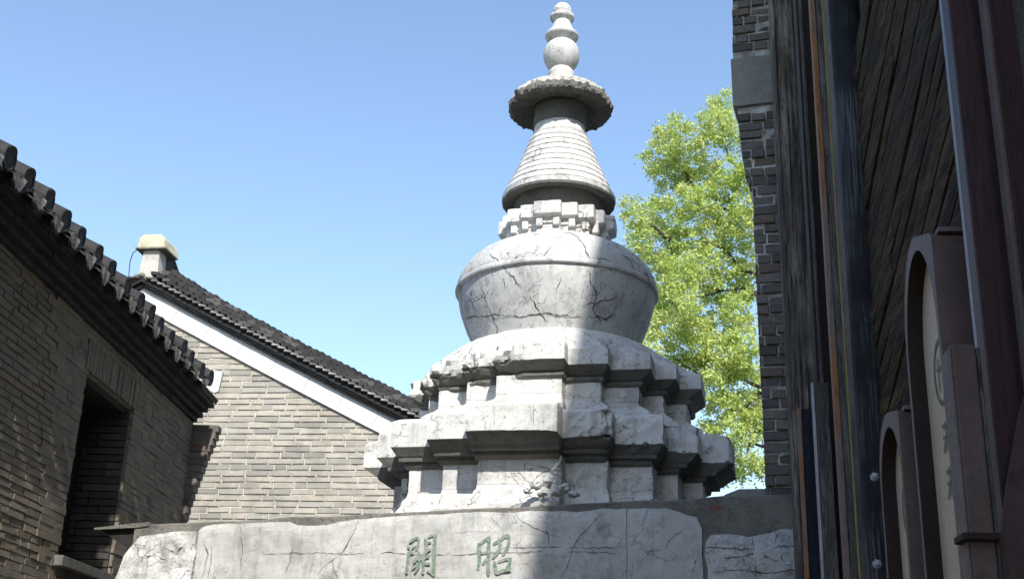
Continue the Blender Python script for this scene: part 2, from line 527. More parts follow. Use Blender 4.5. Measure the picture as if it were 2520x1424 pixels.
terrace('terrace_cornice', corn, stupa, M['stone'], 0.392, erode=er_up, bites=BITES,
        circ=[(1.00, 2.735, 0.45), (0.96, 2.79, 0.75), (0.90, 2.86, 0.95), (0.82, 2.925, 1.0), (0.73, 2.968, 1), (0.66, 2.985, 1), (0.5, 2.99, 1)])

def smooth_prof(pts, k=6):
    out = []
    n = len(pts)
    for i in range(n - 1):
        p0 = pts[max(i - 1, 0)]; p1 = pts[i]; p2 = pts[i + 1]; p3 = pts[min(i + 2, n - 1)]
        for q in range(k):
            t = q / k
            f = lambda a: 0.5 * (2 * p1[a] + (p2[a] - p0[a]) * t + (2 * p0[a] - 5 * p1[a] + 4 * p2[a] - p3[a]) * t * t + (3 * p1[a] - p0[a] - 3 * p2[a] + p3[a]) * t ** 3)
            out.append((f(0), f(1)))
    out.append(pts[-1])
    return out

def lathe_part(name, prof, mat, parent=stupa, ax=AX, seg=96, smooth=True, rfn=None, k=5, raw=False):
    mb = MB()
    pr = prof if raw else smooth_prof(prof, k)
    mb.lathe([(r, z + EYE) for r, z in pr], ax, AY, seg, rfn)
    o = mb.build(name, mat, parent, smooth=False)
    if smooth:
        me = o.data
        me.polygons.foreach_set('use_smooth', [len(p.vertices) == 4 for p in me.polygons])
    return o

def stone_r(amp):
    def f(r, z, a):
        p = Vector((r * cos(a), r * sin(a), z))
        return r * 1.0 + amp * (noise.noise(p * 5) + 0.5 * noise.noise(p * 14))
    return f
VP = [(0.660, 2.975), (0.705, 3.08), (0.758, 3.20), (0.799, 3.32), (0.820, 3.42), (0.824, 3.462)]
vase = lathe_part('vase', VP, M['stone_smooth'], rfn=stone_r(0.006), k=6)
VT = [(0.836, 3.490), (0.835, 3.54), (0.814, 3.61), (0.772, 3.685), (0.706, 3.755), (0.617, 3.815), (0.51, 3.860), (0.40, 3.888), (0.2, 3.90)]
lathe_part('vase_shoulder', VT, M['stone_smooth'], rfn=stone_r(0.006), k=6)
lathe_part('vase_band', [(0.815, 3.462), (0.838, 3.464), (0.848, 3.472), (0.849, 3.492), (0.843, 3.508), (0.832, 3.514)], M['stone_smooth'], rfn=stone_r(0.006), k=3)

# small stepped tier on the vase
SC_, SW_ = (0.500, 0.112, 0.127), (0.43, 0.095, 0.108)
foot = rows_between([(0.8, 3.865, 0), (0.8, 3.90, 0.2), (0.9, 3.915, 0), (0.95, 3.93, 0)], SC_, SW_, 0.02)
terrace('upper_tier_foot', foot, stupa, M['stone'], AX, seg=0.02)
waist = rows_between([(0.95, 3.932, 0), (0.95, 3.965, 0), (0.75, 3.968, 0.1), (0.72, 3.985, 0.1), (0.8, 3.988, 0), (0.8, 4.012, 0)], SC_, SW_, 0.02)
terrace('upper_tier_waist', waist, stupa, M['stone'], AX, seg=0.02)
corn = rows_between([(0.8, 4.012, 0), (0.0, 4.032, 0.4), (0.0, 4.038, 0.6), (0.0, 4.14, 0.6), (0.3, 4.15, 0.2)], SC_, SW_, 0.02)
terrace('upper_tier_cornice', corn, stupa, M['stone'], AX, seg=0.02, erode=lambda x, y, z: 0.7)
# small bracket blocks under its cornice
for (x0, y0) in [(-0.07, -0.42), (0.07, -0.42), (-0.20, -0.36), (0.19, -0.36), (0.29, -0.29), (-0.31, -0.29), (0.36, -0.2), (-0.37, -0.2)]:
    mb = MB()
    P = Vector((AX, AY, EYE + 3.985)) + SU * x0 + SN * (y0 - 0.015)
    mb.box(P, SU, SN, UP, 0.026, 0.03, 0.045)
    mb.build('bracket', M['stone'], stupa, bevel=0.005)

# spire
lathe_part('spire_neck', [(0.33, 4.13), (0.345, 4.16), (0.36, 4.22), (0.385, 4.30), (0.40, 4.335)], M['shade_stone'], k=4, rfn=stone_r(0.004))
def rough_edge(amp, f=14):
    def fn(r, z, a):
        return r + amp * noise.noise(Vector((cos(a) * f * 0.3, sin(a) * f * 0.3, z * 9))) + amp * 0.5 * noise.noise(Vector((cos(a) * f, sin(a) * f, z * 30)))
    return fn
cone = [(4.325, 0.487), (4.40, 0.462), (4.506, 0.415), (4.64, 0.355), (4.76, 0.312), (4.90, 0.262), (5.02, 0.225), (5.14, 0.205)]
def cone_r(z):
    for i in range(len(cone) - 1):
        if cone[i][0] <= z <= cone[i + 1][0]:
            t = (z - cone[i][0]) / (cone[i + 1][0] - cone[i][0])
            return cone[i][1] + (cone[i + 1][1] - cone[i][1]) * t
    return cone[-1][1]
lathe_part('spire_soffit', [(0.36, 4.325), (0.39, 4.318), (0.472, 4.306), (0.483, 4.312), (0.484, 4.332)], M['shade_stone'], raw=True, smooth=False, rfn=rough_edge(0.008), seg=120)
lathe_part('spire_base_ring', [(0.39, 4.332), (0.487, 4.332), (0.488, 4.37), (0.478, 4.378), (0.44, 4.380)], M['stone'], raw=True, smooth=False, rfn=rough_edge(0.008), seg=120)
z0 = 4.379
nr = 9
for i in range(nr):
    h = 0.066 - i * 0.0012
    r0 = cone_r(z0) + 0.004; r1 = cone_r(z0 + h) + 0.006
    lathe_part('spire_ring', [(r0 - 0.05, z0), (r0 - 0.007, z0), (r0 - 0.007, z0 + 0.005), (r0 + 0.001, z0 + 0.008), (r0 + 0.001, z0 + 0.014), (r1 + 0.001, z0 + h * 0.97), (r1 - 0.02, z0 + h)],
               M['stone'], raw=True, rfn=rough_edge(0.005, 9), seg=96, smooth=False)
    z0 += h
lathe_part('spire_top', [(cone_r(z0) - 0.005, z0), (cone_r(z0), z0 + 0.004), (cone_r(4.99), 4.99), (cone_r(5.05) + 0.004, 5.05), (0.212, 5.12)], M['stone'], raw=True, rfn=stone_r(0.004))
# canopy
lathe_part('canopy_collar', [(0.205, 5.045), (0.225, 5.05), (0.232, 5.07), (0.228, 5.14), (0.222, 5.19), (0.235, 5.20), (0.238, 5.235), (0.232, 5.262)], M['shade_stone'], raw=True, rfn=stone_r(0.006))
def petals(r, z, a):
    t = max(0.0, min(1.0, (r - 0.12) / 0.33))
    u = abs(sin(a * 21 + 1.5 * noise.noise(Vector((cos(a) * 2, sin(a) * 2, z * 4)))))
    p = Vector((cos(a) * 9, sin(a) * 9, z * 26))
    return r + t * (0.010 * (u - 0.5) + 0.018 * noise.noise(p) + 0.018 * noise.noise(p * 2.3))
prof = [(0.20, 5.250), (0.30, 5.232), (0.38, 5.214), (0.425, 5.205), (0.450, 5.216), (0.457, 5.240), (0.453, 5.270), (0.442, 5.292), (0.430, 5.306), (0.421, 5.322), (0.408, 5.336),
        (0.392, 5.352), (0.378, 5.366), (0.358, 5.382), (0.33, 5.40), (0.29, 5.42), (0.25, 5.435), (0.2, 5.455), (0.14, 5.47)]
def canopy_part(name, pr, mat):
    mb = MB()
    mb.lathe([(r, z + EYE) for r, z in pr], AX, AY, 300, petals)
    for i, v in enumerate(mb.v):
        x, y, z = v
        a = atan2(y - AY, x - AX); r = hypot(x - AX, y - AY)
        if r > 0.22:
            q = Vector((cos(a) * 7, sin(a) * 7, r * 12)); q2 = Vector((cos(a) * 16, sin(a) * 16, r * 30))
            mb.v[i] = (x, y, z + 0.014 * noise.noise(q) + 0.012 * noise.noise(q2) + 0.010 * abs(sin(a * 21)) * (r - 0.2) / 0.25)
    mb.build(name, mat, stupa)
canopy_part('canopy_soffit', prof[:8], M['shade_stone'])
canopy_part('canopy', prof[7:], M['canopy'])
# finial
FX = AX
lathe_part('finial_stem', [(0.15, 5.455), (0.125, 5.50), (0.115, 5.56), (0.118, 5.61), (0.10, 5.635), (0.09, 5.66)], M['stone'], k=4, seg=48)
lathe_part('finial_ball', [(0.085, 5.640), (0.120, 5.668), (0.150, 5.72), (0.163, 5.785), (0.155, 5.85), (0.128, 5.90), (0.098, 5.93), (0.092, 5.955)], M['stone_smooth'], seg=64)
lathe_part('finial_lower_disc', [(0.095, 5.935), (0.112, 5.945), (0.142, 5.968), (0.152, 5.985), (0.150, 6.003), (0.125, 6.03), (0.098, 6.07), (0.080, 6.12), (0.076, 6.15)], M['stone'], k=4, seg=64)
lathe_part('finial_upper_disc', [(0.070, 6.135), (0.085, 6.150), (0.108, 6.172), (0.113, 6.188), (0.109, 6.205), (0.085, 6.222), (0.075, 6.23)], M['stone'], k=4, seg=64)
lathe_part('finial_knob', [(0.072, 6.225), (0.083, 6.245), (0.083, 6.27), (0.070, 6.300), (0.045, 6.328), (0.012, 6.340)], M['stone'], k=4, seg=48)

# long cracks on the vase, as thin dark ribbons following the stone
def vase_pt(px, py, lift=0.004):
    """point of the vase surface seen at a pixel"""
    v = ray(px, py)
    prof = smooth_prof(VP, 4) + smooth_prof(VT, 4)
    t = 7.8
    for _ in range(800):
        P = v * t
        r = hypot(P.x - AX, P.y - AY)
        if 2.97 < P.z < 3.9:
            for i in range(len(prof) - 1):
                if prof[i][1] <= P.z <= prof[i + 1][1]:
                    f = (P.z - prof[i][1]) / max(1e-6, prof[i + 1][1] - prof[i][1])
                    rr = prof[i][0] + (prof[i + 1][0] - prof[i][0]) * f
                    if r <= rr:
                        s_ = (rr + lift + 0.001) / max(r, 1e-4)
                        return Vector((AX + (P.x - AX) * s_, AY + (P.y - AY) * s_, P.z + EYE))
        t += 0.004
    return None

def crack_ribbon(pts, width, parent, nrm_fn, pt_fn, step=7, jitter=3.0):
    dense = []
    for i in range(len(pts) - 1):
        (x0, y0), (x1, y1) = pts[i], pts[i + 1]
        k = max(1, int(hypot(x1 - x0, y1 - y0) / step))
        for q in range(k):
            f = q / k
            dense.append((x0 + (x1 - x0) * f + rnd.uniform(-jitter, jitter), y0 + (y1 - y0) * f + rnd.uniform(-jitter, jitter)))
    dense.append(pts[-1])
    P = [pt_fn(*q) for q in dense]
    P = [p for p in P if p is not None]
    if len(P) < 3: return
    mb = MB(); vs = []
    for i, p in enumerate(P):
        t = (P[min(i + 1, len(P) - 1)] - P[max(i - 1, 0)])
        if t.length < 1e-6: t = Vector((0, 0, 1))
        n_ = nrm_fn(p); s_ = n_.cross(t.normalized()).normalized()
        ww = width * (0.35 + 1.3 * abs(noise.noise(p * 23))) * min(1, 0.3 + i / 4, 0.3 + (len(P) - 1 - i) / 4)
        vs += [p + s_ * ww, p - s_ * ww]
    for i in range(len(P) - 1):
        mb.add([], [])
    mb.v = [tuple(v) for v in vs]
    mb.f = [(2 * i, 2 * i + 1, 2 * i + 3, 2 * i + 2) for i in range(len(P) - 1)]
    return mb.build('crack', M['crack'], parent)

def vase_n(p): return Vector((p.x - AX, p.y - AY, -0.1)).normalized()
VC = [[(1205, 622), (1245, 660), (1290, 715)], [(1305, 731), (1330, 770), (1350, 792)], [(1182, 690), (1195, 730), (1208, 770), (1225, 805), (1223, 835)],
      [(1140, 785), (1180, 778), (1222, 775), (1280, 779), (1340, 772), (1400, 778)], [(1240, 680), (1242, 712)], [(1305, 628), (1318, 645), (1335, 640), (1350, 612), (1368, 614)],
      [(1385, 572), (1415, 580), (1435, 600), (1448, 635), (1460, 645)], [(1460, 645), (1480, 638), (1505, 643)], [(1450, 665), (1455, 700), (1468, 730), (1460, 760), (1478, 800)],
      [(1435, 750), (1470, 745), (1500, 736), (1520, 728)], [(1445, 780), (1490, 785), (1515, 770)], [(1530, 625), (1550, 640), (1560, 665)], [(1552, 640), (1570, 650), (1572, 672)],
      [(1155, 730), (1165, 755), (1175, 780)], [(1160, 744), (1185, 735), (1190, 715)], [(1250, 650), (1268, 636), (1285, 625)], [(1380, 680), (1372, 710), (1368, 725)],
      [(1508, 810), (1520, 835)], [(1400, 781), (1432, 782)], [(1225, 775), (1232, 755)]]
for pts in VC:
    crack_ribbon(pts, 0.0048, vase, vase_n, vase_pt)

# straight joints between the cornice blocks
def front_pt(W, ax):
    p0 = Vector((ax, AY, 0)) - SN * (W + 0.003)
    return lambda x, y: on_plane(x, y, p0, SN)
for W, ax, pts in ((1.449, 0.345, [(1312, 992), (1314, 1050)]), (1.449, 0.345, [(1215, 990), (1216, 1052)]), (1.185, 0.392, [(1288, 842), (1290, 870)]), (1.205, 0.362, [(1290, 1125), (1291, 1165)])):
    crack_ribbon(pts, 0.0022, stupa, lambda p: -SN, front_pt(W, ax), step=9, jitter=1.0)

# ------------------------------------------------------------------ gateway
GU, GN = frame(16.6)
G0 = Vector((0.41, 9.59, 0)) - GN * 1.62           # foot of the front plane, under the stupa axis
def G(u, z, back=0.0): return G0 + GU * u + GN * back + UP * (z + EYE)
def gpt(px, py, back=0.0):
    P = on_plane(px, py, G0 + GN * back, GN)
    return P
gate = empty('stone_gateway', G(-0.3, -EYE, 1.6), 'low stone gateway across the lane with weathered lintel slabs bearing two green characters', 'gateway')

# cement core and cap: top edge rises a little to the right
def cap_top(u): return 1.355 + (u + 2.7) / 4.7 * 0.135
mb = MB()
n = 40
fr = []
for i in range(n + 1):
    u = -2.72 + i / n * 4.95
    fr.append((u, cap_top(u) + 0.012 * noise.noise(Vector((u * 3, 1, 2)))))
vs = []; fs = []
for u, z in fr:
    vs += [G(u, 0.55, 0.03), G(u, z - 0.012, 0.03), G(u, z, 0.05), G(u, z, 3.3), G(u, 0.55, 3.3)]
for i in range(n):
    for k in range(5):
        a, b = i * 5 + k, i * 5 + (k + 1) % 5
        fs.append((a, b, b + 5, a + 5))
fs += [(4, 3, 2, 1, 0), tuple(n * 5 + k for k in range(5))]
mb.add(vs, fs)
mb.build('lintel_core', M['cement'], gate, fixn=True)
# thin cap slab sticking out at the left end
mb = MB()
pts = [G(-3.05, 1.325, 0.02), G(-2.68, 1.335, 0.02), G(-2.60, 1.345, 0.02), G(-2.6, 1.372, 0.02), G(-2.7, 1.368, 0.02), G(-3.05, 1.338, 0.02)]
mb.prism(pts, GN * 0.9)
mb.build('cap_slab', M['cement'], gate, fixn=True)
mb = MB()
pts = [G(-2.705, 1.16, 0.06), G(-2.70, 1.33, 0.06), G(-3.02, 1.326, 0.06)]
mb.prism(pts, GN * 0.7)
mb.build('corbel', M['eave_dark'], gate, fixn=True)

def slab(name, outline_px, depth, mat, z_low=0.55, proud=0.0, res=0.03, rough=0.004):
    """a facing stone with an irregular top edge given in pixels of the photograph's plane"""
    top = []
    for px, py in outline_px:
        P = gpt(px, py)
        q = P - G0
        top.append((q.dot(GU), q.z - EYE))
    u0, u1 = top[0][0], top[-1][0]
    nu = max(2, int((u1 - u0) / res)); nz = int(1.0 / res / 1.2)
    def th(u):
        for i in range(len(top) - 1):
            if top[i][0] <= u <= top[i + 1][0]:
                f = (u - top[i][0]) / (top[i + 1][0] - top[i][0])
                return top[i][1] + (top[i + 1][1] - top[i][1]) * f
        return top[-1][1] if u > top[-1][0] else top[0][1]
    vs = []; fs = []
    for i in range(nu + 1):
        u = u0 + (u1 - u0) * i / nu
        tz = th(u) + 0.006 * noise.noise(Vector((u * 12, 3, 1)))
        for k in range(nz + 1):
            z = z_low + (tz - z_low) * k / nz
            ed = min(i, nu - i, 3) / 3; et = min(nz - k, 2) / 2
            bk = -proud + rough * 2 * noise.noise(Vector((u * 4, z * 4, 5))) + rough * 1.6 * noise.noise(Vector((u * 14, z * 14, 5)))
            bk += (1 - min(ed, et)) ** 2 * 0.010
            uu_ = u + (rough * 2.5 * noise.noise(Vector((z * 9, u, 8))) if i in (0, nu) else 0)
            vs.append(G(uu_, z, bk))
    w1 = nz + 1
    for i in range(nu):
        for k in range(nz):
            a = i * w1 + k
            fs.append((a, a + 1, a + w1 + 1, a + w1))
    # rim back into the wall
    ring = [i * w1 + nz for i in range(nu + 1)]
    b = len(vs)
    for r in ring: vs.append(Vector(vs[r]) + GN * depth)
    for i in range(nu): fs.append((ring[i], b + i, b + i + 1, ring[i + 1]))
    for side, order in ((0, 1), (nu, -1)):
        rg = [side * w1 + k for k in range(nz + 1)]
        b = len(vs)
        for r in rg: vs.append(Vector(vs[r]) + GN * depth)
        for k in range(nz):
            f = (rg[k], b + k, b + k + 1, rg[k + 1]); fs.append(f if order == 1 else f[::-1])
    mb = MB(); mb.add(vs, fs)
    return mb.build(name, mat, gate, fixn=True)

slabL = slab('lintel_stone', [(293, 1404), (303, 1370), (322, 1345), (340, 1318), (400, 1312), (440, 1308), (484, 1306)], 0.05, M['stone_rough'], rough=0.014, proud=0.012)
slabC = slab('lintel_stone', [(488, 1303), (500, 1294), (530, 1288), (600, 1287), (640, 1284), (716, 1282), (722, 1290), (772, 1292), (800, 1290), (835, 1283), (870, 1276), (905, 1275), (950, 1270),
              (1015, 1266)], 0.05, M['stone_lintel'], proud=0.0)
slabC2 = slab('lintel_stone', [(1015.5, 1266), (1080, 1264), (1140, 1259), (1200, 1258), (1255, 1260), (1300, 1256), (1380, 1256), (1420, 1258), (1480, 1250), (1541, 1251)], 0.05, M['stone_lintel'], proud=0.0)
slabD = slab('lintel_stone', [(1542.5, 1252), (1590, 1248), (1640, 1249), (1668, 1258), (1690, 1266), (1712, 1270), (1722, 1276), (1726, 1300)], 0.05, M['stone_lintel'], proud=0.003)
slabR = slab('lintel_stone', [(1737, 1332), (1745, 1318), (1770, 1311), (1800, 1314), (1850, 1320), (1890, 1312), (1915, 1302), (1960, 1298), (2030, 1293)], 0.05, M['stone_rough'], rough=0.010, proud=0.008)
def gate_n(p): return -GN
def gcr(px, py): return gpt(px, py, -0.0045) if px < 1737 else gpt(px, py, -0.016)
GC = [[(640, 1361), (760, 1359), (880, 1362), (960, 1357), (1035, 1365), (1130, 1364), (1180, 1361), (1240, 1358)], [(1225, 1348), (1330, 1345), (1425, 1347), (1541, 1345)],
      [(1180, 1361), (1300, 1356), (1420, 1357), (1530, 1361)], [(882, 1278), (868, 1310), (850, 1345), (835, 1364)], [(835, 1364), (800, 1390), (780, 1415)], [(1480, 1256), (1460, 1285), (1428, 1315), (1412, 1340), (1403, 1370), (1392, 1400), (1380, 1424)],
      [(1331, 1268), (1345, 1290), (1350, 1320), (1353, 1355)], [(1270, 1262), (1280, 1278), (1320, 1300), (1350, 1312), (1380, 1322)], [(1620, 1380), (1635, 1350), (1655, 1320), (1690, 1296)],
      [(820, 1380), (822, 1400), (832, 1424)], [(500, 1330), (512, 1360), (505, 1395), (495, 1424)], [(520, 1340), (519, 1380), (512, 1424)], [(1205, 1270), (1235, 1300)], [(1700, 1424), (1712, 1380), (1725, 1340)],
      [(720, 1340), (715, 1380), (703, 1410)], [(590, 1290), (597, 1340), (592, 1400)], [(1570, 1390), (1610, 1345)], [(1575, 1356), (1660, 1352), (1720, 1354)]]
for pts in GC:
    crack_ribbon(pts, 0.0022 if rnd.random() < 0.6 else 0.0032, gate, gate_n, gcr, step=9, jitter=2.0)
for pts in [[(1737, 1345), (1820, 1350), (1880, 1345), (1985, 1340)], [(1851, 1322), (1855, 1350), (1858, 1375), (1862, 1420)], [(1750, 1405), (1830, 1400), (1900, 1410), (1985, 1395)], [(1915, 1306), (1908, 1335)],
            [(1780, 1375), (1850, 1360), (1930, 1382)], [(1920, 1345), (1925, 1372), (1950, 1400)]]:
    crack_ribbon(pts, 0.0036, gate, gate_n, gcr, step=7, jitter=3.0)
for pts in [[(322, 1338), (355, 1340)], [(470, 1400), (480, 1385)], [(340, 1370), (380, 1362), (420, 1384)], [(400, 1345), (430, 1358), (455, 1340)]]:
    crack_ribbon(pts, 0.0036, gate, gate_n, lambda a, b: gpt(a, b, -0.022), step=7, jitter=3.0)
mb = MB()
pp = [gpt(x, y, 0.0265) for x, y in [(1745, 1242), (1765, 1240), (1782, 1243), (1775, 1252), (1758, 1256), (1748, 1252)]]
mb.add(pp, [tuple(range(6))[::-1]])
mb.build('red_patch', plain_mat('faded_red_brick', (0.24, 0.10, 0.08), 0.4, 20), gate)

# the two painted characters, stroke by stroke (x, y in a 1/7.41 px grid)
def zx(x, y): return (960 + x / 7.412, 1280 + y / 7.412)
K1 = [([(350, 395), (480, 312), (522, 345), (512, 450), (472, 550)], 50), ([(312, 480), (362, 495)], 40), ([(390, 505), (480, 452)], 34), ([(350, 555), (425, 605)], 46),
      ([(345, 560), (330, 700), (312, 850), (298, 965)], 68), ([(690, 300), (760, 268), (850, 268)], 44), ([(822, 268), (808, 500), (797, 700), (795, 900), (788, 1005)], 72), ([(672, 915), (735, 940), (790, 1000)], 40),
      ([(642, 330), (660, 450), (672, 545)], 64), ([(680, 402), (748, 396)], 38), ([(640, 565), (742, 520)], 42), ([(528, 572), (500, 655), (436, 765)], 52), ([(480, 682), (640, 680)], 84),
      ([(670, 545), (620, 620), (580, 700)], 56), ([(640, 665), (715, 650)], 42), ([(600, 700), (606, 850), (600, 965)], 54), ([(612, 785), (732, 782)], 46), ([(532, 735), (512, 850), (446, 945)], 50), ([(395, 862), (500, 800)], 42)]
K2 = [([(1612, 408), (1628, 600), (1628, 760), (1606, 900)], 64), ([(1600, 850), (1615, 870)], 96), ([(1618, 440), (1700, 382), (1802, 300)], 58), ([(1806, 295), (1797, 500), (1792, 700), (1790, 985)], 68), ([(1640, 602), (1800, 572)], 46),
      ([(1688, 800), (1740, 722), (1800, 655)], 52), ([(1880, 440), (1965, 380), (2080, 292), (2165, 268)], 66), ([(2165, 275), (2168, 400), (2132, 520), (2055, 625)], 56), ([(2010, 380), (2002, 500), (1940, 605), (1866, 685)], 58),
      ([(1898, 745), (1920, 850), (1945, 975)], 60), ([(1960, 762), (2100, 705), (2180, 688)], 46), ([(2196, 680), (2160, 820), (2112, 885)], 60), ([(1940, 965), (2060, 912), (2205, 882)], 62)]
for nm, K in (('character', K1), ('character', K2)):
    mb = MB()
    lay = 0
    for pts, wd in K:
        lay += 1
        P = [gpt(*zx(*q), -0.0062 - 0.00035 * lay) for q in pts]
        # resample
        D_ = []
        for i in range(len(P) - 1):
            for q in range(5): D_.append(P[i].lerp(P[i + 1], q / 5))
        D_.append(P[-1])
        hw = wd / 7.412 / 2 * 0.00272
        L_, R_ = [], []
        for i, p in enumerate(D_):
            t = (D_[min(i + 1, len(D_) - 1)] - D_[max(i - 1, 0)]).normalized()
            s_ = GN.cross(t).normalized()
            f = i / (len(D_) - 1)
            wv = hw * (1.0 + 0.10 * noise.noise(p * 60)) * (1 if 0 < i < len(D_) - 1 else 0.62)
            L_.append(p + s_ * wv); R_.append(p - s_ * wv)
        st = (D_[0] - D_[1]).normalized() * hw * 0.45; en = (D_[-1] - D_[-2]).normalized() * hw * 0.45
        vs = []
        for a, b in zip(L_, R_): vs += [a, b]
        fs = [(2 * i, 2 * i + 2, 2 * i + 3, 2 * i + 1) for i in range(len(D_) - 1)]
        vs += [D_[0] + st, D_[-1] + en]
        k = len(vs)
        fs += [(0, 1, k - 2), (2 * len(D_) - 1, 2 * len(D_) - 2, k - 1)]
        mb.add(vs, fs)
    o = mb.build(nm, M['green'], gate)
    o['label'] = 'green brush-written character on the lintel, ' + ('left one' if K is K1 else 'right one')

# gateway legs under the lintel (below the frame)
for u in (-2.5, 1.75):
    for bk in (0.35, 2.9):
        mb = MB(); mb.box(G(u, -0.53, bk), GU, GN, UP, 0.2, 0.2, 1.075); mb.build('stone_post', M['stone_rough'], gate, bevel=0.02)
mb = MB()
for k in range(5):
    mb.box(G(-0.375, 0.50, 0.35 + k * 0.64), GU, GN, UP, 2.2, 0.31, 0.045)
mb.build('ceiling_slab', M['stone_rough'], gate)

# rubble mortar heap on the cap at the right and broken stones at the stupa foot
def rock(name, c, sx, sy, sz, mat, parent, seed, az=16.6):
    import bmesh
    bm = bmesh.new(); bmesh.ops.create_icosphere(bm, subdivisions=2, radius=1)
    U_, N_ = frame(az)
    for v in bm.verts:
        p = v.co.copy(); q = p * 1.7 + Vector((seed, seed * 2, 0))
        k = 1 + 0.40 * noise.noise(q) + 0.30 * noise.noise(q * 3)
        p = p * k
        mx = max(abs(p.x), abs(p.y), abs(p.z)); p = p * (1 - 0.25 * (1 - mx))
        v.co = c + U_ * (p.x * sx) + N_ * (p.y * sy) + UP * (p.z * sz)
    me = bpy.data.meshes.new(name); bm.to_mesh(me); bm.free(); me.materials.append(mat)
    return link(name, me, parent)
rock('mortar_heap', G(1.72, 1.49, 0.30), 0.34, 0.16, 0.075, M['cement'], gate, 3.3)
rock('broken_brick', G(1.86, 1.55, 0.26), 0.09, 0.10, 0.055, plain_mat('dark_broken_brick', (0.10, 0.09, 0.08), 0.4, 10), gate, 7.7)
for i, (px, py, bk, sx, sz) in enumerate([(1318, 1192, 0.17, 0.06, 0.05), (1348, 1186, 0.16, 0.045, 0.05), (1300, 1206, 0.14, 0.04, 0.03), (1388, 1200, 0.15, 0.06, 0.045), (1366, 1212, 0.12, 0.05, 0.03), (1412, 1216, 0.13, 0.05, 0.03), (1335, 1214, 0.12, 0.05, 0.03)]):
    rock('broken_stone', gpt(px, py, bk + 0.03), sx * 0.72, 0.045, sz * 0.78, M['stone'], stupa, 1.3 * i + 0.5)


# ------------------------------------------------------------------ bricks
def brick_variants(n=6):
    out = []
    for i in range(n):
        import bmesh
        bm = bmesh.new(); bmesh.ops.create_cube(bm, size=1)
        bmesh.ops.bevel(bm, geom=list(bm.edges), offset=0.05, segments=1, affect='EDGES')
        r2 = random.Random(i)
        for v in bm.verts:
            v.co.x += r2.uniform(-0.012, 0.012); v.co.y += r2.uniform(-0.06, 0.06); v.co.z += r2.uniform(-0.045, 0.045)
        me = bpy.data.meshes.new('brick'); bm.to_mesh(me); bm.free()
        out.append(me)
    return out

def lay_bricks(parent, mat, origin, U_, N_, s_range, z_range, ch, bl, joint, inside, depth=0.10, proud=0.008, limit=300, key=None, split=0.12, jit=0.004, yaw=0.0):
    """bricks in courses on the plane origin + U_*s + UP*z, facing -N_"""
    meshes = []
    for v in brick_variants():
        v.materials.append(mat); meshes.append(v)
    rects = []
    zi = 0; z = z_range[0]
    while z < z_range[1]:
        s = s_range[0] - (bl * 0.5 if zi % 2 else 0) - rnd.uniform(0, bl * 0.3)
        while s < s_range[1]:
            L = bl * (0.5 if rnd.random() < split else rnd.uniform(0.86, 1.08))
            a, b = max(s, s_range[0]), min(s + L, s_range[1])
            if b - a > bl * 0.12:
                seg = inside(a, b, z + ch / 2)
                if seg:
                    for (a1, b1) in seg:
                        if b1 - a1 > bl * 0.1: rects.append((a1, b1, z))
            s += L
        z += ch; zi += 1
    def cen(r): return origin + U_ * ((r[0] + r[1]) / 2) + UP * (r[2] + ch / 2)
    if key: rects.sort(key=lambda r: key(cen(r)))
    rot = Matrix((U_, N_, UP)).transposed().to_euler()
    pinv = world_of(parent).inverted()
    rest = MB()
    for i, r in enumerate(rects):
        L = r[1] - r[0] - joint * rnd.uniform(0.7, 1.4); H = ch - joint * rnd.uniform(0.7, 1.3)
        pr = proud * rnd.uniform(-0.6, 1.2)
        c = cen(r) + N_ * (depth / 2 - pr) + UP * rnd.uniform(-jit, jit) * 0.5
        if i < limit:
            o = bpy.data.objects.new('brick', meshes[i % len(meshes)])
            col.objects.link(o); o.parent = parent; o.matrix_parent_inverse = pinv
            o.location = c; o.rotation_euler = (rot.x, rot.y + rnd.uniform(-0.006, 0.006), rot.z + rnd.uniform(-yaw, yaw))
            o.scale = (L, depth, H)
        else:
            rest.box(c, U_, N_, UP, L / 2, depth / 2, H / 2, jit=0.0015)
    if rest.v:
        o = rest.build('brickwork', mat, parent)
        tag(o, kind='stuff')
    return len(rects)

# ------------------------------------------------------------------ gabled house behind, left
HU, HN = frame(8)
H0 = HN * 13.07 + Vector((0, 0, 0))
H0 = Vector((0, 13.2, 0))
def Hh(u, z, back=0.0): return H0 + HU * u + HN * back + UP * (z + EYE)
house = empty('gabled_house', Hh(-4.4, -EYE, 3), 'grey brick gabled house with white verge band and black tiled roof behind the gateway, left', 'house')
APU, APZ = -4.46, 4.93
SL = 1.61 / 3.19
def vz(u): return APZ - abs(u - APU) * SL - 0.02 * sin(pi * min(1.0, abs(u - APU) / 3.75))           # top edge of the white band
BANDV = 0.235
def inside_gable(a, b, z):
    lim = APZ - BANDV - z
    if lim <= 0: return None
    lo, hi = APU - lim / SL - 0.05, APU + lim / SL + 0.05
    a, b = max(a, lo), min(b, hi)
    return [(a, b)] if b > a else None
mb = MB()
w0, w1 = APU - 3.75, APU + 3.75
mb.prism([Hh(w0, -1.6, 0.012), Hh(w1, -1.6, 0.012)] + [Hh(APU + 3.75 * q / 8, vz(APU + 3.75 * q / 8) - 0.01, 0.012) for q in range(8, -9, -1)], HN * 6.0)
mb.build('wall', M['mortar_far'], house, fixn=True)
def key_far(p):
    # bricks in plain view first: between the left house and the stupa
    q = p - Vector((0, 0, EYE)); az = math.degrees(atan2(q.x, q.y))
    return (0 if -14.6 < az < -3.6 and q.z > 1.9 else 1, abs(az + 9))
lay_bricks(house, M['brick_far'], H0 + UP * EYE, HU, HN, (w0 + 0.3, w1 - 0.1), (0.6, APZ - 0.2), 0.069, 0.29, 0.010, inside_gable, key=key_far, split=0.25, proud=0.0015, jit=0.002)
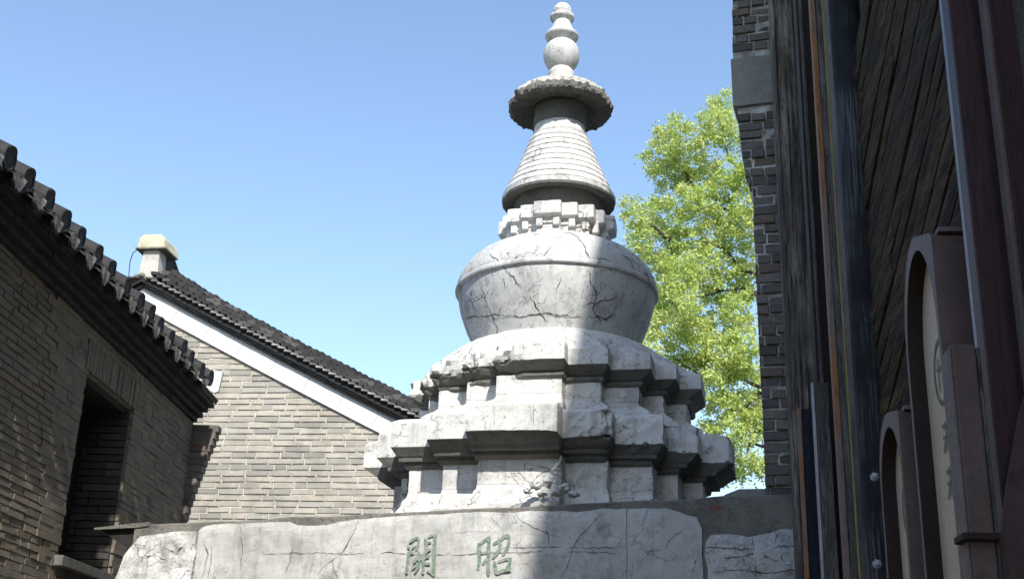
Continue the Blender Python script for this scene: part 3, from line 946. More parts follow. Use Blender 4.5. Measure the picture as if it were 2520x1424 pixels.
# verge layers, each a bar along both slopes
def verge_bar(name, lo, hi, proud, mat, thick=0.15, sides=(1, -1), u_end=3.62, jit=0.0):
    for sgn in sides:
        mb = MB(); vs = []; n = 26
        for i in range(n + 1):
            u = APU + sgn * (u_end * i / n)
            z = vz(u); j = jit * noise.noise(Vector((u * 5, lo * 9, 2)))
            vs += [Hh(u, z + lo + j, -proud), Hh(u, z + hi + j, -proud), Hh(u, z + hi + j, -proud + thick), Hh(u, z + lo + j, -proud + thick)]
        fs = []
        for i in range(n):
            for k in range(4):
                a, b = i * 4 + k, i * 4 + (k + 1) % 4
                fs.append((a, a + 4, b + 4, b))
        fs += [(0, 1, 2, 3), (n * 4 + 3, n * 4 + 2, n * 4 + 1, n * 4)]
        mb.add(vs, fs); mb.build(name, mat, house, fixn=True)
verge_bar('verge_band', -BANDV, 0.0, 0.03, M['plaster'])
verge_bar('verge_course', 0.002, 0.032, 0.075, M['eave_dark'], 0.2, jit=0.01)
verge_bar('verge_strip', 0.034, 0.056, 0.05, M['tile_edge'], 0.17, jit=0.01)
verge_bar('verge_course', 0.058, 0.095, 0.12, M['eave_dark'], 0.25, jit=0.01)
verge_bar('verge_bed', 0.097, 0.125, 0.09, M['tile_dark'], 0.25)
# band joints
for k in range(1, 9):
    u = APU + 0.02 + k * 0.42
    mb = MB()
    d = (HU - UP * SL).normalized(); nn_ = Vector((0, 0, 1)) - d * d.z; nn_.normalize()
    mb.box(Hh(u, vz(u) - BANDV * 0.5, -0.031), d, HN, nn_, 0.0011, 0.002, BANDV * 0.40)
    mb.build('band_joint', M['cement'], house)

# verge tiles: small curved tiles lying across the verge, pale ends to the viewer, then rows of cover tiles up the roof
def tile_mesh(name, L, Wd, arch, th, mat, seg=6):
    """half-round tile: length along y, width along x"""
    mb = MB(); vs = []
    for y in (-L / 2, L / 2):
        for r in (0, th):
            for i in range(seg + 1):
                a = pi * i / seg
                vs.append(Vector((cos(a) * (Wd / 2 + r - th), y, sin(a) * (arch + r - th))))
    k = seg + 1; fs = []
    for i in range(seg):
        fs += [(k + i, k + i + 1, 3 * k + i + 1, 3 * k + i), (i + 1, i, 2 * k + i, 2 * k + i + 1), (i, i + 1, k + i + 1, k + i), (2 * k + i + 1, 2 * k + i, 3 * k + i, 3 * k + i + 1)]
    fs += [(0, k, 3 * k, 2 * k), (k - 1, 3 * k - 1, 4 * k - 1, 2 * k - 1)]
    mb.add(vs, fs)
    me = mb.mesh(name); me.materials.append(mat)
    return me
def place(me, name, parent, loc, X, Y, Z, sc_=(1, 1, 1)):
    o = bpy.data.objects.new(name, me); col.objects.link(o)
    o.parent = parent; o.matrix_parent_inverse = world_of(parent).inverted()
    o.location = loc; o.rotation_euler = Matrix((X, Y, Z)).transposed().to_euler(); o.scale = sc_
    return o
slab_me = MB(); slab_me.box(Vector((0, 0, 0)), Vector((1, 0, 0)), Vector((0, 1, 0)), UP, 0.5, 0.5, 0.5, jit=0.04)
edge_tile = slab_me.mesh('verge_tile'); edge_tile.materials.append(M['verge_tile'])
mb = MB(); mb.box(Vector((0, 0, 0)), Vector((1, 0, 0)), Vector((0, 1, 0)), UP, 0.5, 0.5, 0.5, jit=0.05)
dark_tile = mb.mesh('roof_tile'); dark_tile.materials.append(M['roof_tile'])
for sgn in (1, -1):
    d = (HU * sgn - UP * SL).normalized()
    nrm = (HU * sgn * SL + UP).normalized()
    tl = (d * cos(0.30) + nrm * sin(-0.0)).normalized()
    n = int(4.05 / 0.088)
    for i in range(n):
        t = 0.05 + i * 0.088
        uu_ = APU + sgn * t * cos(math.atan(SL)); base = Hh(uu_, vz(uu_), 0)
        lft = 1.0 + 0.22 * exp(-t / 0.5)
        # a verge tile tipped against the slope, like shingles seen from the end
        ang = 0.30
        X = (d * cos(ang) + nrm * sin(ang)).normalized(); Zt = (nrm * cos(ang) - d * sin(ang)).normalized()
        place(edge_tile, 'verge_tile', house, base + nrm * (0.128 + rnd.uniform(-0.004, 0.004)) - HN * (0.10 + rnd.uniform(-0.01, 0.01)), X, HN, Zt, (0.086, 0.13, 0.019))
        if sgn == 1:
            for j, (bk, hh) in enumerate([(0.02, 0.180), (0.19, 0.245), (0.38, 0.315)]):
                sag = 0.0
                place(dark_tile, 'roof_tile', house, base + d * (0.02 * (j % 2) + rnd.uniform(-0.008, 0.008)) + nrm * (hh * lft + rnd.uniform(-0.007, 0.007)) + HN * bk, (d * cos(0.42) + nrm * sin(0.42)).normalized(), HN, (nrm * cos(0.42) - d * sin(0.42)).normalized(),
                      (0.096, 0.23, 0.062 if j else 0.04))
# roof planes behind the verge
for sgn in (1, -1):
    d = (HU * sgn - UP * SL).normalized(); nrm = (HU * sgn * SL + UP).normalized()
    mb = MB()
    mb.box(Hh(APU, APZ, 3.1) + d * 2.05 + nrm * 0.09, d, HN, nrm, 2.08, 2.95, 0.045)
    for r in range(27):
        mb.tube([Hh(APU, APZ, 0.55 + r * 0.2) + d * 0.05 + nrm * 0.15, Hh(APU, APZ, 0.55 + r * 0.2) + d * 4.1 + nrm * 0.15], 0.07, 8)
    mb.build('roof', M['tile_dark'], house)
# ridge with its rendered end block
RZ = APZ
mb = MB()
mb.prism([Hh(-4.575, 5.03, -0.02), Hh(-4.31, 4.96, -0.02), Hh(-4.335, 5.44, -0.02), Hh(-4.53, 5.44, -0.02)], HN * 0.22)
mb.build('ridge_end_block', M['greyrender'], house, bevel=0.008, fixn=True)
mb = MB()
mb.prism([Hh(-4.60, 5.445, -0.07), Hh(-4.25, 5.445, -0.07), Hh(-4.27, 5.56, -0.07), Hh(-4.315, 5.615, -0.07), Hh(-4.54, 5.615, -0.07), Hh(-4.585, 5.57, -0.07)], HN * 0.42)
mb.build('ridge_cap', M['cream'], house, bevel=0.01, fixn=True)
mb = MB()
mb.prism([Hh(-4.62, 5.425, -0.08), Hh(-4.235, 5.425, -0.08), Hh(-4.235, 5.443, -0.08), Hh(-4.62, 5.443, -0.08)], HN * 0.4)
mb.build('ridge_slate', M['cement'], house, fixn=True)
mb = MB(); vs = []; prof = [(0.2, 5.60), (0.35, 5.56), (0.5, 5.47), (0.65, 5.38), (0.85, 5.30), (1.2, 5.24), (2.0, 5.2), (4.0, 5.2), (6.0, 5.24)]
for bk, z in prof:
    vs += [Hh(-4.36, 4.9, bk), Hh(-4.36, z - 0.05, bk), Hh(-4.34, z, bk), Hh(-4.52, z, bk), Hh(-4.50, z - 0.05, bk), Hh(-4.5, 4.9, bk)]
fs = []
for i in range(len(prof) - 1):
    for k in range(6):
        a, b = i * 6 + k, i * 6 + (k + 1) % 6
        fs.append((a, b, b + 6, a + 6))
fs += [(5, 4, 3, 2, 1, 0), tuple(range(len(vs) - 6, len(vs)))]
mb.add(vs, fs); mb.build('ridge', M['tile_dark'], house, fixn=True)
mb = MB(); mb.tube([Hh(-4.60, 5.43, -0.05), Hh(-4.655, 5.38, -0.05), Hh(-4.675, 5.28, -0.05), Hh(-4.67, 5.15, -0.05), Hh(-4.66, 5.05, -0.05)], 0.006, 6)
mb.build('wire', M['void'], house)
for i, (u, z, s_) in enumerate([(-4.50, 5.06, 0.07), (-4.58, 5.02, 0.05), (-4.66, 5.0, 0.05), (-4.40, 5.03, 0.05)]):
    rock('mortar_lump', Hh(u, z, -0.08), s_, s_, s_ * 0.6, M['cement'], house, i * 2.2)

# ------------------------------------------------------------------ left house along the lane
LL = 2.9
KL = 1.172            # sizes of this house were first taken for a wall 2.9 m away; it stands 3.4 m away
MB.K = KL
def Lp(s, z, out=0.0): return (DL * s - UL * (LL - out) + UP * z) * KL + UP * EYE
lh = empty('lane_house', Lp(6, -EYE / KL, -1.5), 'dark brick house along the left of the lane, with tall niche and tiled eaves', 'house')
WIN = (7.42, 8.39, 0.95, 2.11)
def in_wall(a, b, z):
    if WIN[2] - 0.02 < z < WIN[3]:
        out = []
        if a < WIN[0]: out.append((a, min(b, WIN[0])))
        if b > WIN[1]: out.append((max(a, WIN[1]), b))
        return out
    if WIN[3] <= z < WIN[3] + 0.20 and b > WIN[0] - 0.05 and a < WIN[1] + 0.08:
        out = []
        if a < WIN[0] - 0.05: out.append((a, WIN[0] - 0.05))
        if b > WIN[1] + 0.08: out.append((WIN[1] + 0.08, b))
        return out
    return [(a, b)]
def in_wall_k(a, b, z):
    return [(p * KL, q * KL) for p, q in in_wall(a / KL, b / KL, z / KL)]
# mortar wall, with the niche left open
NB = 0.34
def wallbox(s0, s1, z0_, z1_, t0=-0.010, t1=-0.5):
    mb.prism([Lp(s0, z0_, t0), Lp(s1, z0_, t0), Lp(s1, z1_, t0), Lp(s0, z1_, t0)], UL * ((t1 - t0) * KL))
mb = MB()
wallbox(-4, WIN[0] - 0.0, -1.6, 2.6); wallbox(WIN[1], 9.80, -1.6, 2.6); wallbox(WIN[0], WIN[1], -1.6, WIN[2]); wallbox(WIN[0], WIN[1], WIN[3], 2.6)
mb.build('wall', M['mortar_left'], lh, fixn=True)
lay_bricks(lh, M['brick_left'], UP * EYE - UL * (LL * KL), DL, -UL, (3.6 * KL, 9.86 * KL), (0.25 * KL, 2.37 * KL), 0.0525, 0.25, 0.010, in_wall_k, depth=0.07, proud=0.005, yaw=0.003,
           key=lambda p: 0 if (p - Vector((0, 0, EYE))).dot(DL) < 6.4 and False else (1 if (p - Vector((0, 0, EYE))).dot(DL) > 6.3 and p.z - EYE > (p - Vector((0, 0, EYE))).length * 0.11 else 2) * 100 + (p - Vector((0, 0, EYE))).length)
# soldier course over the niche
k = 0
s = WIN[0] - 0.05
while s < WIN[1] + 0.08:
    mb = MB(); wd = rnd.uniform(0.042, 0.05)
    mb.box(Lp(s + wd / 2, WIN[3] + 0.10, -0.02 + rnd.uniform(-0.003, 0.006)), DL, UL, UP, wd / 2 - 0.003, 0.03, 0.095, jit=0.002)
    mb.build('brick', M['brick_left'], lh); s += wd
# niche: back boards, far jamb courses, lintel board
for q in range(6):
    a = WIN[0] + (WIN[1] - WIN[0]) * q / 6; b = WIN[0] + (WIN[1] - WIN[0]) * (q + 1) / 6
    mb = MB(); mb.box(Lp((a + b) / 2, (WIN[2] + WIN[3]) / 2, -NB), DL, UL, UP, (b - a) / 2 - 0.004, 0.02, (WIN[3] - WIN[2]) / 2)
    mb.build('shutter_board', M['void'], lh)
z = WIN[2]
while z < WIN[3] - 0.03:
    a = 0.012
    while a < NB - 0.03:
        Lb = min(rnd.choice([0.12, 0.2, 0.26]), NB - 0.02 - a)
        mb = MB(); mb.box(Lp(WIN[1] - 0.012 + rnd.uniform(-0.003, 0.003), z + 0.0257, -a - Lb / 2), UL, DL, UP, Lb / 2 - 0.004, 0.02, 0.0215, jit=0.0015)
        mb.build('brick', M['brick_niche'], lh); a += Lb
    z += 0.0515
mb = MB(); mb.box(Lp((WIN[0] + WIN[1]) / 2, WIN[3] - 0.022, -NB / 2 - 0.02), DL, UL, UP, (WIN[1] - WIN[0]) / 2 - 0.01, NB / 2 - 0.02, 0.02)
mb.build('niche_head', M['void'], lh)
mb = MB(); mb.box(Lp((WIN[0] + WIN[1]) / 2 - 0.02, WIN[2] - 0.035, -0.02), DL, UL, UP, (WIN[1] - WIN[0]) / 2 + 0.04, 0.08, 0.03, jit=0.003)
mb.build('sill', plain_mat('sill_brick', (0.16, 0.15, 0.13), 0.4, 12), lh, bevel=0.005)
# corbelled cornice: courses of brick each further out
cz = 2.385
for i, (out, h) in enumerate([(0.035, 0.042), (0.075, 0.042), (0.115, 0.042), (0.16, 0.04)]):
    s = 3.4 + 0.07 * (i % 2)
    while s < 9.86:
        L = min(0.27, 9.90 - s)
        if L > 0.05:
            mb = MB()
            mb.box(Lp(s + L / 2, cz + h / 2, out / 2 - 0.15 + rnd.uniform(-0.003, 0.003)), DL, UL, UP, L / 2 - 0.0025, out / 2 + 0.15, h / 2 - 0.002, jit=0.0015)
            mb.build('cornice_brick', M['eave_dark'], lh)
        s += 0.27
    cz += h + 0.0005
# flared brick end at the far corner, growing out under the eaves
for i in range(16):
    f = i / 15
    mb = MB()
    outw = 0.02 + 0.20 * f ** 1.3
    mb.box(Lp(9.93, 1.50 + i * 0.056, outw / 2 - 0.1), DL, UL, UP, 0.06, outw / 2 + 0.1, 0.0265, jit=0.003)
    mb.build('end_corbel', M['brick_pier'], lh)
mb = MB()
q0 = Lp(10.0, 0)
mb.prism([on_plane(x, y, q0, DL) for x, y in [(505, 905), (548, 914), (537, 962), (526, 966), (505, 950)]][::-1], DL * 0.05)
mb.build('plaster_end', M['plaster'], lh, fixn=True)
# roof plane
RS = radians(27)
rd = (-UL * cos(RS) + UP * sin(RS))
rn = (UL * sin(RS) + UP * cos(RS))
mb = MB()
p = Lp(3.0, cz + 0.0, 0.17); q = Lp(9.9, cz, 0.17)
p2 = Lp(-4, cz, 0.17); c = (p2 + q) / 2 + rd * 1.6 * KL + rn * 0.022
mb.box(c, DL, rd, rn, (q - p2).length / 2 / KL, 1.6, 0.02)
mb.build('roof', M['tile_dark'], lh)
# pan and cover tiles: round cover rows with their end discs, hanging drip tiles between
SP = 0.2665
cover_me = MB(); cover_me.v = []
def cover_row():
    mb = MB(); seg = 10; rr = 0.062
    vs = []; nk = 9
    for k in range(nk + 1):
        y = 0.34 * k
        for dy, r in (((0.0, rr),) if k == nk else ((0.0, rr), (0.30, rr * 0.90))):
            for i in range(seg + 1):
                a = -0.25 + (pi + 0.5) * i / seg
                vs.append(Vector((cos(a) * r, y + dy, sin(a) * r * 1.05)))
    rows = len(vs) // (seg + 1)
    fs = []
    for r in range(rows - 1):
        for i in range(seg):
            a = r * (seg + 1) + i
            fs.append((a, a + 1, a + seg + 2, a + seg + 1))
    fs.append(tuple(range(seg + 1)))
    mb.add(vs, fs)
    me = mb.mesh('cover_tile'); me.materials.append(M['tile_dark']); return me
cov = cover_row()
# round end disc (slightly proud, with a rim)
mb = MB()
vs = []; seg = 16
for y, r in ((0, 0.066), (-0.012, 0.066), (-0.012, 0.054), (-0.006, 0.050), (-0.010, 0.02), (-0.010, 0.001)):
    for i in range(seg): vs.append(Vector((cos(2 * pi * i / seg) * r, y, sin(2 * pi * i / seg) * r)))
fs = [(k * seg + i, k * seg + (i + 1) % seg, (k + 1) * seg + (i + 1) % seg, (k + 1) * seg + i) for k in range(5) for i in range(seg)]
mb.add(vs, fs); disc = mb.mesh('end_disc'); disc.materials.append(M['tile_dark'])
def drip_mesh(seed):
    r2 = random.Random(seed)
    mb = MB(); pts = []
    # shield shape, curved across; x across the roof edge, z down
    n = 8; vs = []
    top = []; bot = []
    for i in range(n + 1):
        x = -0.072 + 0.144 * i / n
        sag = -0.020 * (1 - (x / 0.072) ** 2)
        dep = 0.105 * (1 - abs(x / 0.072) ** 1.6) + 0.018 + r2.uniform(-0.004, 0.004)
        top.append((x, sag + 0.004)); bot.append((x, sag - dep))
    for yy in (0, 0.014):
        for (x, z_) in top: vs.append(Vector((x, yy + abs(x) * 0.1, z_)))
        for (x, z_) in bot: vs.append(Vector((x, yy + abs(x) * 0.1 - 0.02 + r2.uniform(-.002, .002), z_)))
    k = n + 1
    for i in range(n):
        mb.f += [(i, k + i, k + i + 1, i + 1), (2 * k + i, 2 * k + i + 1, 3 * k + i + 1, 3 * k + i), (i, i + 1, 2 * k + i + 1, 2 * k + i), (k + i, 3 * k + i, 3 * k + i + 1, k + i + 1)]
    mb.v = [tuple(v) for v in vs]
    me = mb.mesh('drip_tile'); me.materials.append(M['tile_grey']); return me
drips = [drip_mesh(i) for i in range(4)]
nrow = 28
EZ = cz + 0.02
for i in range(nrow):
    s = 9.42 - i * SP * 1.0
    P = Lp(s + rnd.uniform(-0.016, 0.016), EZ + 0.070 + rnd.uniform(-0.010, 0.008), 0.215 + rnd.uniform(-0.012, 0.012))
    yaw = rnd.uniform(-0.03, 0.03)
    X = (DL + rd * yaw * 1.5).normalized(); Y = (rd - DL * yaw * 1.5).normalized()
    o = place(cov, 'cover_tile', lh, P, X, Y, rn, (KL * rnd.uniform(0.93, 1.06), KL, KL * rnd.uniform(0.93, 1.06)))
    # disc in the end of the row
    place(disc, 'end_disc', lh, P - rd * 0.001, X, (-UL * cos(RS * 0.2) + UP * sin(RS * 0.2)).normalized(), (UL * sin(RS * 0.2) + UP * cos(RS * 0.2)).normalized(), (KL * rnd.uniform(0.97, 1.05),) * 3)
    P2 = Lp(s - SP / 2 + rnd.uniform(-0.008, 0.008), EZ + 0.03 + rnd.uniform(-0.006, 0.006), 0.235)
    place(drips[i % 4], 'drip_tile', lh, P2, (DL + UL * rnd.uniform(-0.12, 0.12)).normalized(), (-UL + DL * 0.0 + UP * 0.15).normalized(), (UP + UL * 0.15).normalized(), (0.80 * KL, KL, KL * rnd.uniform(0.55, 0.80)))
    mb = MB()
    Pm = Lp(s - SP / 2, EZ + 0.018, 0.10)
    pts = []
    for k in range(7):
        x = -0.085 + 0.17 * k / 6
        pts.append((x, -0.022 * (1 - (x / 0.085) ** 2)))
    vs = []
    for yy in (-0.14, 3.0):
        for lift in (0, 0.012):
            for x, z_ in pts: vs.append(Pm + (DL * x + rd * yy + rn * (z_ + lift + 0.012)) * KL)
    fs = []
    for k in range(6):
        fs += [(k, k + 1, 7 + k + 1, 7 + k), (14 + k, 21 + k, 21 + k + 1, 14 + k + 1), (7 + k, 7 + k + 1, 21 + k + 1, 21 + k), (k + 1, k, 14 + k, 14 + k + 1)]
    mb.add(vs, fs); mb.build('pan_tile', M['tile_dark'], lh)
# last drip stub at the far end
MB.K = 1.0
# ------------------------------------------------------------------ right side: shop building
WL = 0.99
def Rp(s, z, lat=0.0): return DR * s + UR * (WL + lat) + UP * (z + EYE)
def rpx(px, py, s_plane):
    """world point on the plane at distance s_plane along the lane"""
    return on_plane(px, py, DR * s_plane, DR)
def lat_at(px, py, s):
    P = rpx(px, py, s); return (P.dot(UR) - WL, P.z - EYE)

M['oldwood'] = None
def wood(name, base, dark, stretch, scale=9, spec=0.2, rough=0.85, bstr=1.0, bdist=0.012):
    t = NT(name)
    v = t.mapping(stretch)
    v = t.vadd(v, 1.2, 0.35)
    n1 = t.noise(scale, 6, 0.65, v); n2 = t.noise(scale * 4, 5, 0.7, v)
    big = t.noise(2.2, 3, 0.6)
    c = t.mix(t.ramp(n1, 0.36, 0.62), base, dark)
    c = t.mix(t.ramp(n2, 0.48, 0.64, 0, 0.8), c, tuple(x * 0.35 for x in dark))
    c = t.mix(t.ramp(big, 0.4, 0.65, 0, 0.6), c, dark)
    return t.fin(c, rough, t.math('ADD', n1, n2), bstr, bdist, spec)
M['post_wood'] = wood('split_grey_timber', (0.28, 0.235, 0.20), (0.08, 0.068, 0.06), (6, 6, 0.5), 4)
t_ = NT('plank_coords')
bpy.data.materials.remove(t_.m)
def wood_rot(name, base, dark, az):
    t = NT(name)
    v = t.mapping((1, 1, 1), rot=(0, 0, radians(az)))
    v = t.mapping((5, 0.9, 9), src=v)
    v = t.vadd(v, 0.9, 0.9)
    n1 = t.noise(2.2, 6, 0.65, v); n2 = t.noise(9, 5, 0.7, v)
    r = island_rand(t)
    c = t.mix(t.ramp(n1, 0.36, 0.62), base, dark)
    c = t.mix(t.ramp(n2, 0.50, 0.64, 0, 0.85), c, tuple(x * 0.3 for x in dark))
    c = t.mix(t.math('MULTIPLY', r, 0.55), c, dark)
    return t.fin(c, 0.9, t.math('ADD', n1, n2), 1.0, 0.015, 0.15)
M['plank'] = wood_rot('weathered_plank', (0.155, 0.105, 0.056), (0.050, 0.038, 0.026), 6.5)
def _lacquer():
    t = NT('worn_black_lacquer')
    st = t.noise(7, 6, 0.7, t.mapping((16, 16, 0.55)))
    patch = t.ramp(t.noise(1.1, 4, 0.6, t.mapping((1, 1, 1), loc=(0.3, 0, 2.2))), 0.44, 0.60)
    f = t.math('MULTIPLY', patch, t.ramp(st, 0.42, 0.62))
    sp = t.math('MULTIPLY', t.ramp(t.noise(60, 3, 0.7), 0.66, 0.72), t.ramp(t.noise(2.3, 3, 0.5), 0.5, 0.62))
    c = t.mix(f, (0.008, 0.008, 0.009), (0.11, 0.115, 0.125))
    c = t.mix(sp, c, (0.30, 0.32, 0.32))
    return t.fin(c, t.ramp(st, 0.3, 0.7, 0.55, 0.85), st, 0.8, 0.006, 0.25)
M['lacquer'] = _lacquer()
M['maroon'] = wood('maroon_lacquer', (0.050, 0.014, 0.016), (0.030, 0.010, 0.012), (8, 8, 1), 3, 0.35, 0.5, 0.2, 0.003)
M['trim_pale'] = plain_mat('pale_blue_trim', (0.42, 0.42, 0.45), 0.25, 6, 0.6)
def _orange():
    t = NT('worn_orange_paint')
    a = t.noise(0.9, 4, 0.7); n = t.noise(12, 5, 0.7, t.mapping((6, 6, 0.6)))
    c = t.mix(t.ramp(a, 0.44, 0.58), (0.30, 0.125, 0.04), (0.20, 0.15, 0.13))
    c = t.mix(t.ramp(n, 0.5, 0.66, 0, 0.7), c, (0.09, 0.05, 0.03))
    return t.fin(c, 0.6, n, 0.4)
M['orange'] = _orange()
M['yellow'] = plain_mat('yellow_gilt', (0.34, 0.27, 0.10), 0.3, 14, 0.5, stretch=(6, 6, 1))
M['greyboard'] = wood('grey_painted_board', (0.20, 0.19, 0.18), (0.09, 0.086, 0.082), (10, 10, 0.8), 3)
M['blueboard'] = wood('blue_black_board', (0.022, 0.032, 0.055), (0.012, 0.015, 0.024), (10, 10, 0.9), 3, 0.3, 0.6)
M['box_brown'] = plain_mat('brown_sign_frame', (0.145, 0.098, 0.088), 0.3, 4, 0.6)
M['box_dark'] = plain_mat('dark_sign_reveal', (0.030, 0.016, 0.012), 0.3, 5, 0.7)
M['box_edge'] = plain_mat('worn_frame_edge', (0.21, 0.165, 0.155), 0.25, 5, 0.6)
M['panel_cream'] = plain_mat('cream_sign_panel', (0.74, 0.60, 0.42), 0.14, 3, 0.65, bstr=0.1)
M['ink'] = plain_mat('grey_green_ink', (0.26, 0.25, 0.19), 0.3, 20, 0.7)

shop = empty('shop_building', Rp(3, -EYE, 2), 'tall dark building at the right with plank wall, lacquered columns and gable roof', 'building')
# gable wall rising above the frame; its roof throws the shade that crosses the stupa
AP_S = 5.1
def vg(y): return 7.19 + 0.53 * (y - 1.12) if y <= AP_S else 7.19 + 0.53 * (AP_S - 1.12) - 0.75 * (y - AP_S)
def sy(y): return y / cos(radians(6.5))
mb = MB()
mb.prism([Rp(-4, -1.6, 0.05), Rp(7.55, -1.6, 0.05), Rp(7.55, vg(7.5) - 0.1, 0.05), Rp(AP_S, vg(AP_S) - 0.1, 0.05), Rp(-4, vg(-4) - 0.1, 0.05)], UR * 0.3)
mb.build('wall', M['cement'], shop, fixn=True)
for (a, b) in ((-4.3, AP_S), (AP_S, 7.9)):
    pa = Rp(a, vg(a), 0.0); pb = Rp(b, vg(b), 0.0)
    d = (pb - pa); L = d.length; d.normalize(); nrm = UR.cross(d).normalized()
    if nrm.z < 0: nrm = -nrm
    mb = MB(); mb.box((pa + pb) / 2 + UR * 2.5 - nrm * 0.06, d, UR, nrm, L / 2, 2.5, 0.06)
    mb.build('roof', M['tile_dark'], shop)

# horizontal planks of the lane wall, seen very obliquely
zp = -0.5
while zp < 3.3:
    hgt = rnd.uniform(0.085, 0.135)
    s = 3.25
    while s < 5.4:
        L = min(rnd.uniform(0.9, 2.4), 5.4 - s)
        if L < 0.15: break
        # slightly warped plank with ragged edge
        mb = MB(); n = max(3, int(L / 0.12)); vs = []
        off = rnd.uniform(-0.006, 0.008); sd = rnd.uniform(0, 50)
        for i in range(n + 1):
            ss = s + 0.004 + (L - 0.008) * i / n
            e0 = 0.007 * noise.noise(Vector((ss * 4, sd, 0))); e1 = 0.007 * noise.noise(Vector((ss * 4, sd, 9)))
            o_ = off + 0.008 * noise.noise(Vector((ss * 2.5, sd, 4)))
            for (dz, dl) in ((0.004 + e0, 0.045), (0.006 + e0, o_), (hgt * 0.5, o_ - 0.006), (hgt - 0.006 + e1, o_), (hgt - 0.004 + e1, 0.045)):
                vs.append(Rp(ss, zp + dz + (4.3 - ss) * 0.36, dl))
        fs = []
        for i in range(n):
            for k in range(5):
                a, b = i * 5 + k, i * 5 + (k + 1) % 5
                fs.append((a, b, b + 5, a + 5))
        fs += [(4, 3, 2, 1, 0), tuple(n * 5 + k for k in range(5))]
        mb.add(vs, fs); mb.build('plank', M['plank'], shop, fixn=True)
        s += L
    zp += hgt

def vert_box(name, s_plane, pxl, pxr, thick, mat, parent, z0_=-1.6, z1_=5.4, ref_y=712, bevel=0.004, back=None):
    """upright member facing the viewer at distance s_plane; its edges are where the photo shows them at row ref_y"""
    l, _ = lat_at(pxl, ref_y, s_plane); r, _ = lat_at(pxr, ref_y, s_plane)
    mb = MB()
    mb.box(Rp(s_plane + thick / 2, (z0_ + z1_) / 2, (l + r) / 2), UR, DR, UP, abs(r - l) / 2, thick / 2, (z1_ - z0_) / 2)
    return mb.build(name, mat, parent, bevel=bevel)
# old split timber post in front of the brick pier
def timber(s_plane, pxl, pxr, thick, name='timber_post'):
    l, _ = lat_at(pxl, 712, s_plane); r, _ = lat_at(pxr, 712, s_plane)
    mb = MB(); nz = 90; nx = 14; vs = []
    ring = [(l + (r - l) * i / nx, 0) for i in range(nx + 1)] + [(r, thick), (l, thick)]
    for k in range(nz + 1):
        z = -1.6 + 7.2 * k / nz
        for i, (x, y) in enumerate(ring):
            dy = 0
            if i <= nx:
                dy = 0.035 * abs(noise.noise(Vector((x * 26, z * 0.6, 3)))) + 0.02 * noise.noise(Vector((x * 60, z * 1.3, 7)))
                if i in (0, nx): dy += 0.02
            dx = 0.012 * noise.noise(Vector((i * 3.1, z * 1.1, 1))) if i in (0, nx) else 0
            vs.append(Rp(s_plane + y + dy, z, x + dx))
    m_ = len(ring); fs = []
    for k in range(nz):
        for i in range(m_):
            j = (i + 1) % m_
            fs.append((k * m_ + i, k * m_ + j, (k + 1) * m_ + j, (k + 1) * m_ + i))
    mb.add(vs, fs)
    o = mb.build(name, M['post_wood'], None, fixn=True)
    return o
o = timber(7.0, 1931, 2008, 0.16)
tag(o, 'weathered split grey timber post standing beside the brick pier', 'post')

# dark upright strip stands in for the shaded recess behind the boards
vert_box('recess_shade_strip', 6.4, 1998, 2062, 0.12, M['box_dark'], shop, z1_=4.9)
o = vert_box('corner_trim', 6.3, 2007, 2014, 0.03, M['greyboard'], shop, z1_=4.9)
# painted board with orange front edge: narrow hanging board low at the left
def board(label, s_plane, strips, z0_, z1_, thick=0.05, cat='signboard', name='hanging_board'):
    l, _ = lat_at(strips[0][0], 1200, s_plane)
    e = empty(name, Rp(s_plane, z0_, l), label, cat)
    for k, (a, b, mt, nm, dz) in enumerate(strips):
        vert_box(nm, s_plane + dz, a, b, thick, mt, e, z0_, z1_, ref_y=1200, bevel=0.003)
    return e
zt = (rpx(1990, 1004, 6.2).z - EYE)
board('short blue-black board with an orange edge hanging beside the timber post', 6.2, [(1972, 1981, M['orange'], 'edge_strip', 0), (1982, 2010, M['blueboard'], 'board', 0.004)], -0.6, zt)
board('tall grey board standing between the blue-black board and the orange striped board', 5.9, [(2012, 2017, M['trim_pale'], 'edge_strip', 0), (2018, 2052, M['greyboard'], 'board', 0.004)], -0.6, rpx(2030, 940, 5.9).z - EYE, name='tall_board')
board('tall narrow grey board with orange and yellow edges in front of the black column', 5.35, [(2066, 2080, M['orange'], 'edge_strip', 0.0), (2081, 2098, M['greyboard'], 'board', 0.006), (2099, 2105, M['yellow'], 'edge_strip', 0.0)], -0.6, 4.2)
# black lacquered round column
P = rpx(2130, 712, 5.05)
lc = P.dot(UR) - WL
mb = MB(); R_c = 0.070
cc = Rp(5.15, 0, lc + 0.012)
vs = []; seg = 40; nz = 60
for k in range(nz + 1):
    z = -1.6 + 6.4 * k / nz
    for i in range(seg):
        a = 2 * pi * i / seg
        rr = R_c * (1 + 0.012 * noise.noise(Vector((cos(a) * 3, sin(a) * 3, z * 0.7))))
        vs.append(Vector((cc.x + rr * cos(a), cc.y + rr * sin(a), z + EYE)))
fs = [(k * seg + i, k * seg + (i + 1) % seg, (k + 1) * seg + (i + 1) % seg, (k + 1) * seg + i) for k in range(nz) for i in range(seg)]
mb.add(vs, fs); o = mb.build('column', M['lacquer'], shop, smooth=True); o['label'] = 'black lacquered round column'

# iron bolts holding the first sign box
for (x, y) in ((2152, 1172), (2158, 1386)):
    c_ = rpx(x, y, 4.62)
    mb = MB(); mb.tube([c_ + DR * 0.03, c_ - DR * 0.012, c_ - DR * 0.018], [0.011, 0.011, 0.006], 8)
    mb.tube([c_ + DR * 0.004, c_ - DR * 0.004], [0.017, 0.017], 6)
    mb.build('bolt', M['trim_pale'], shop)
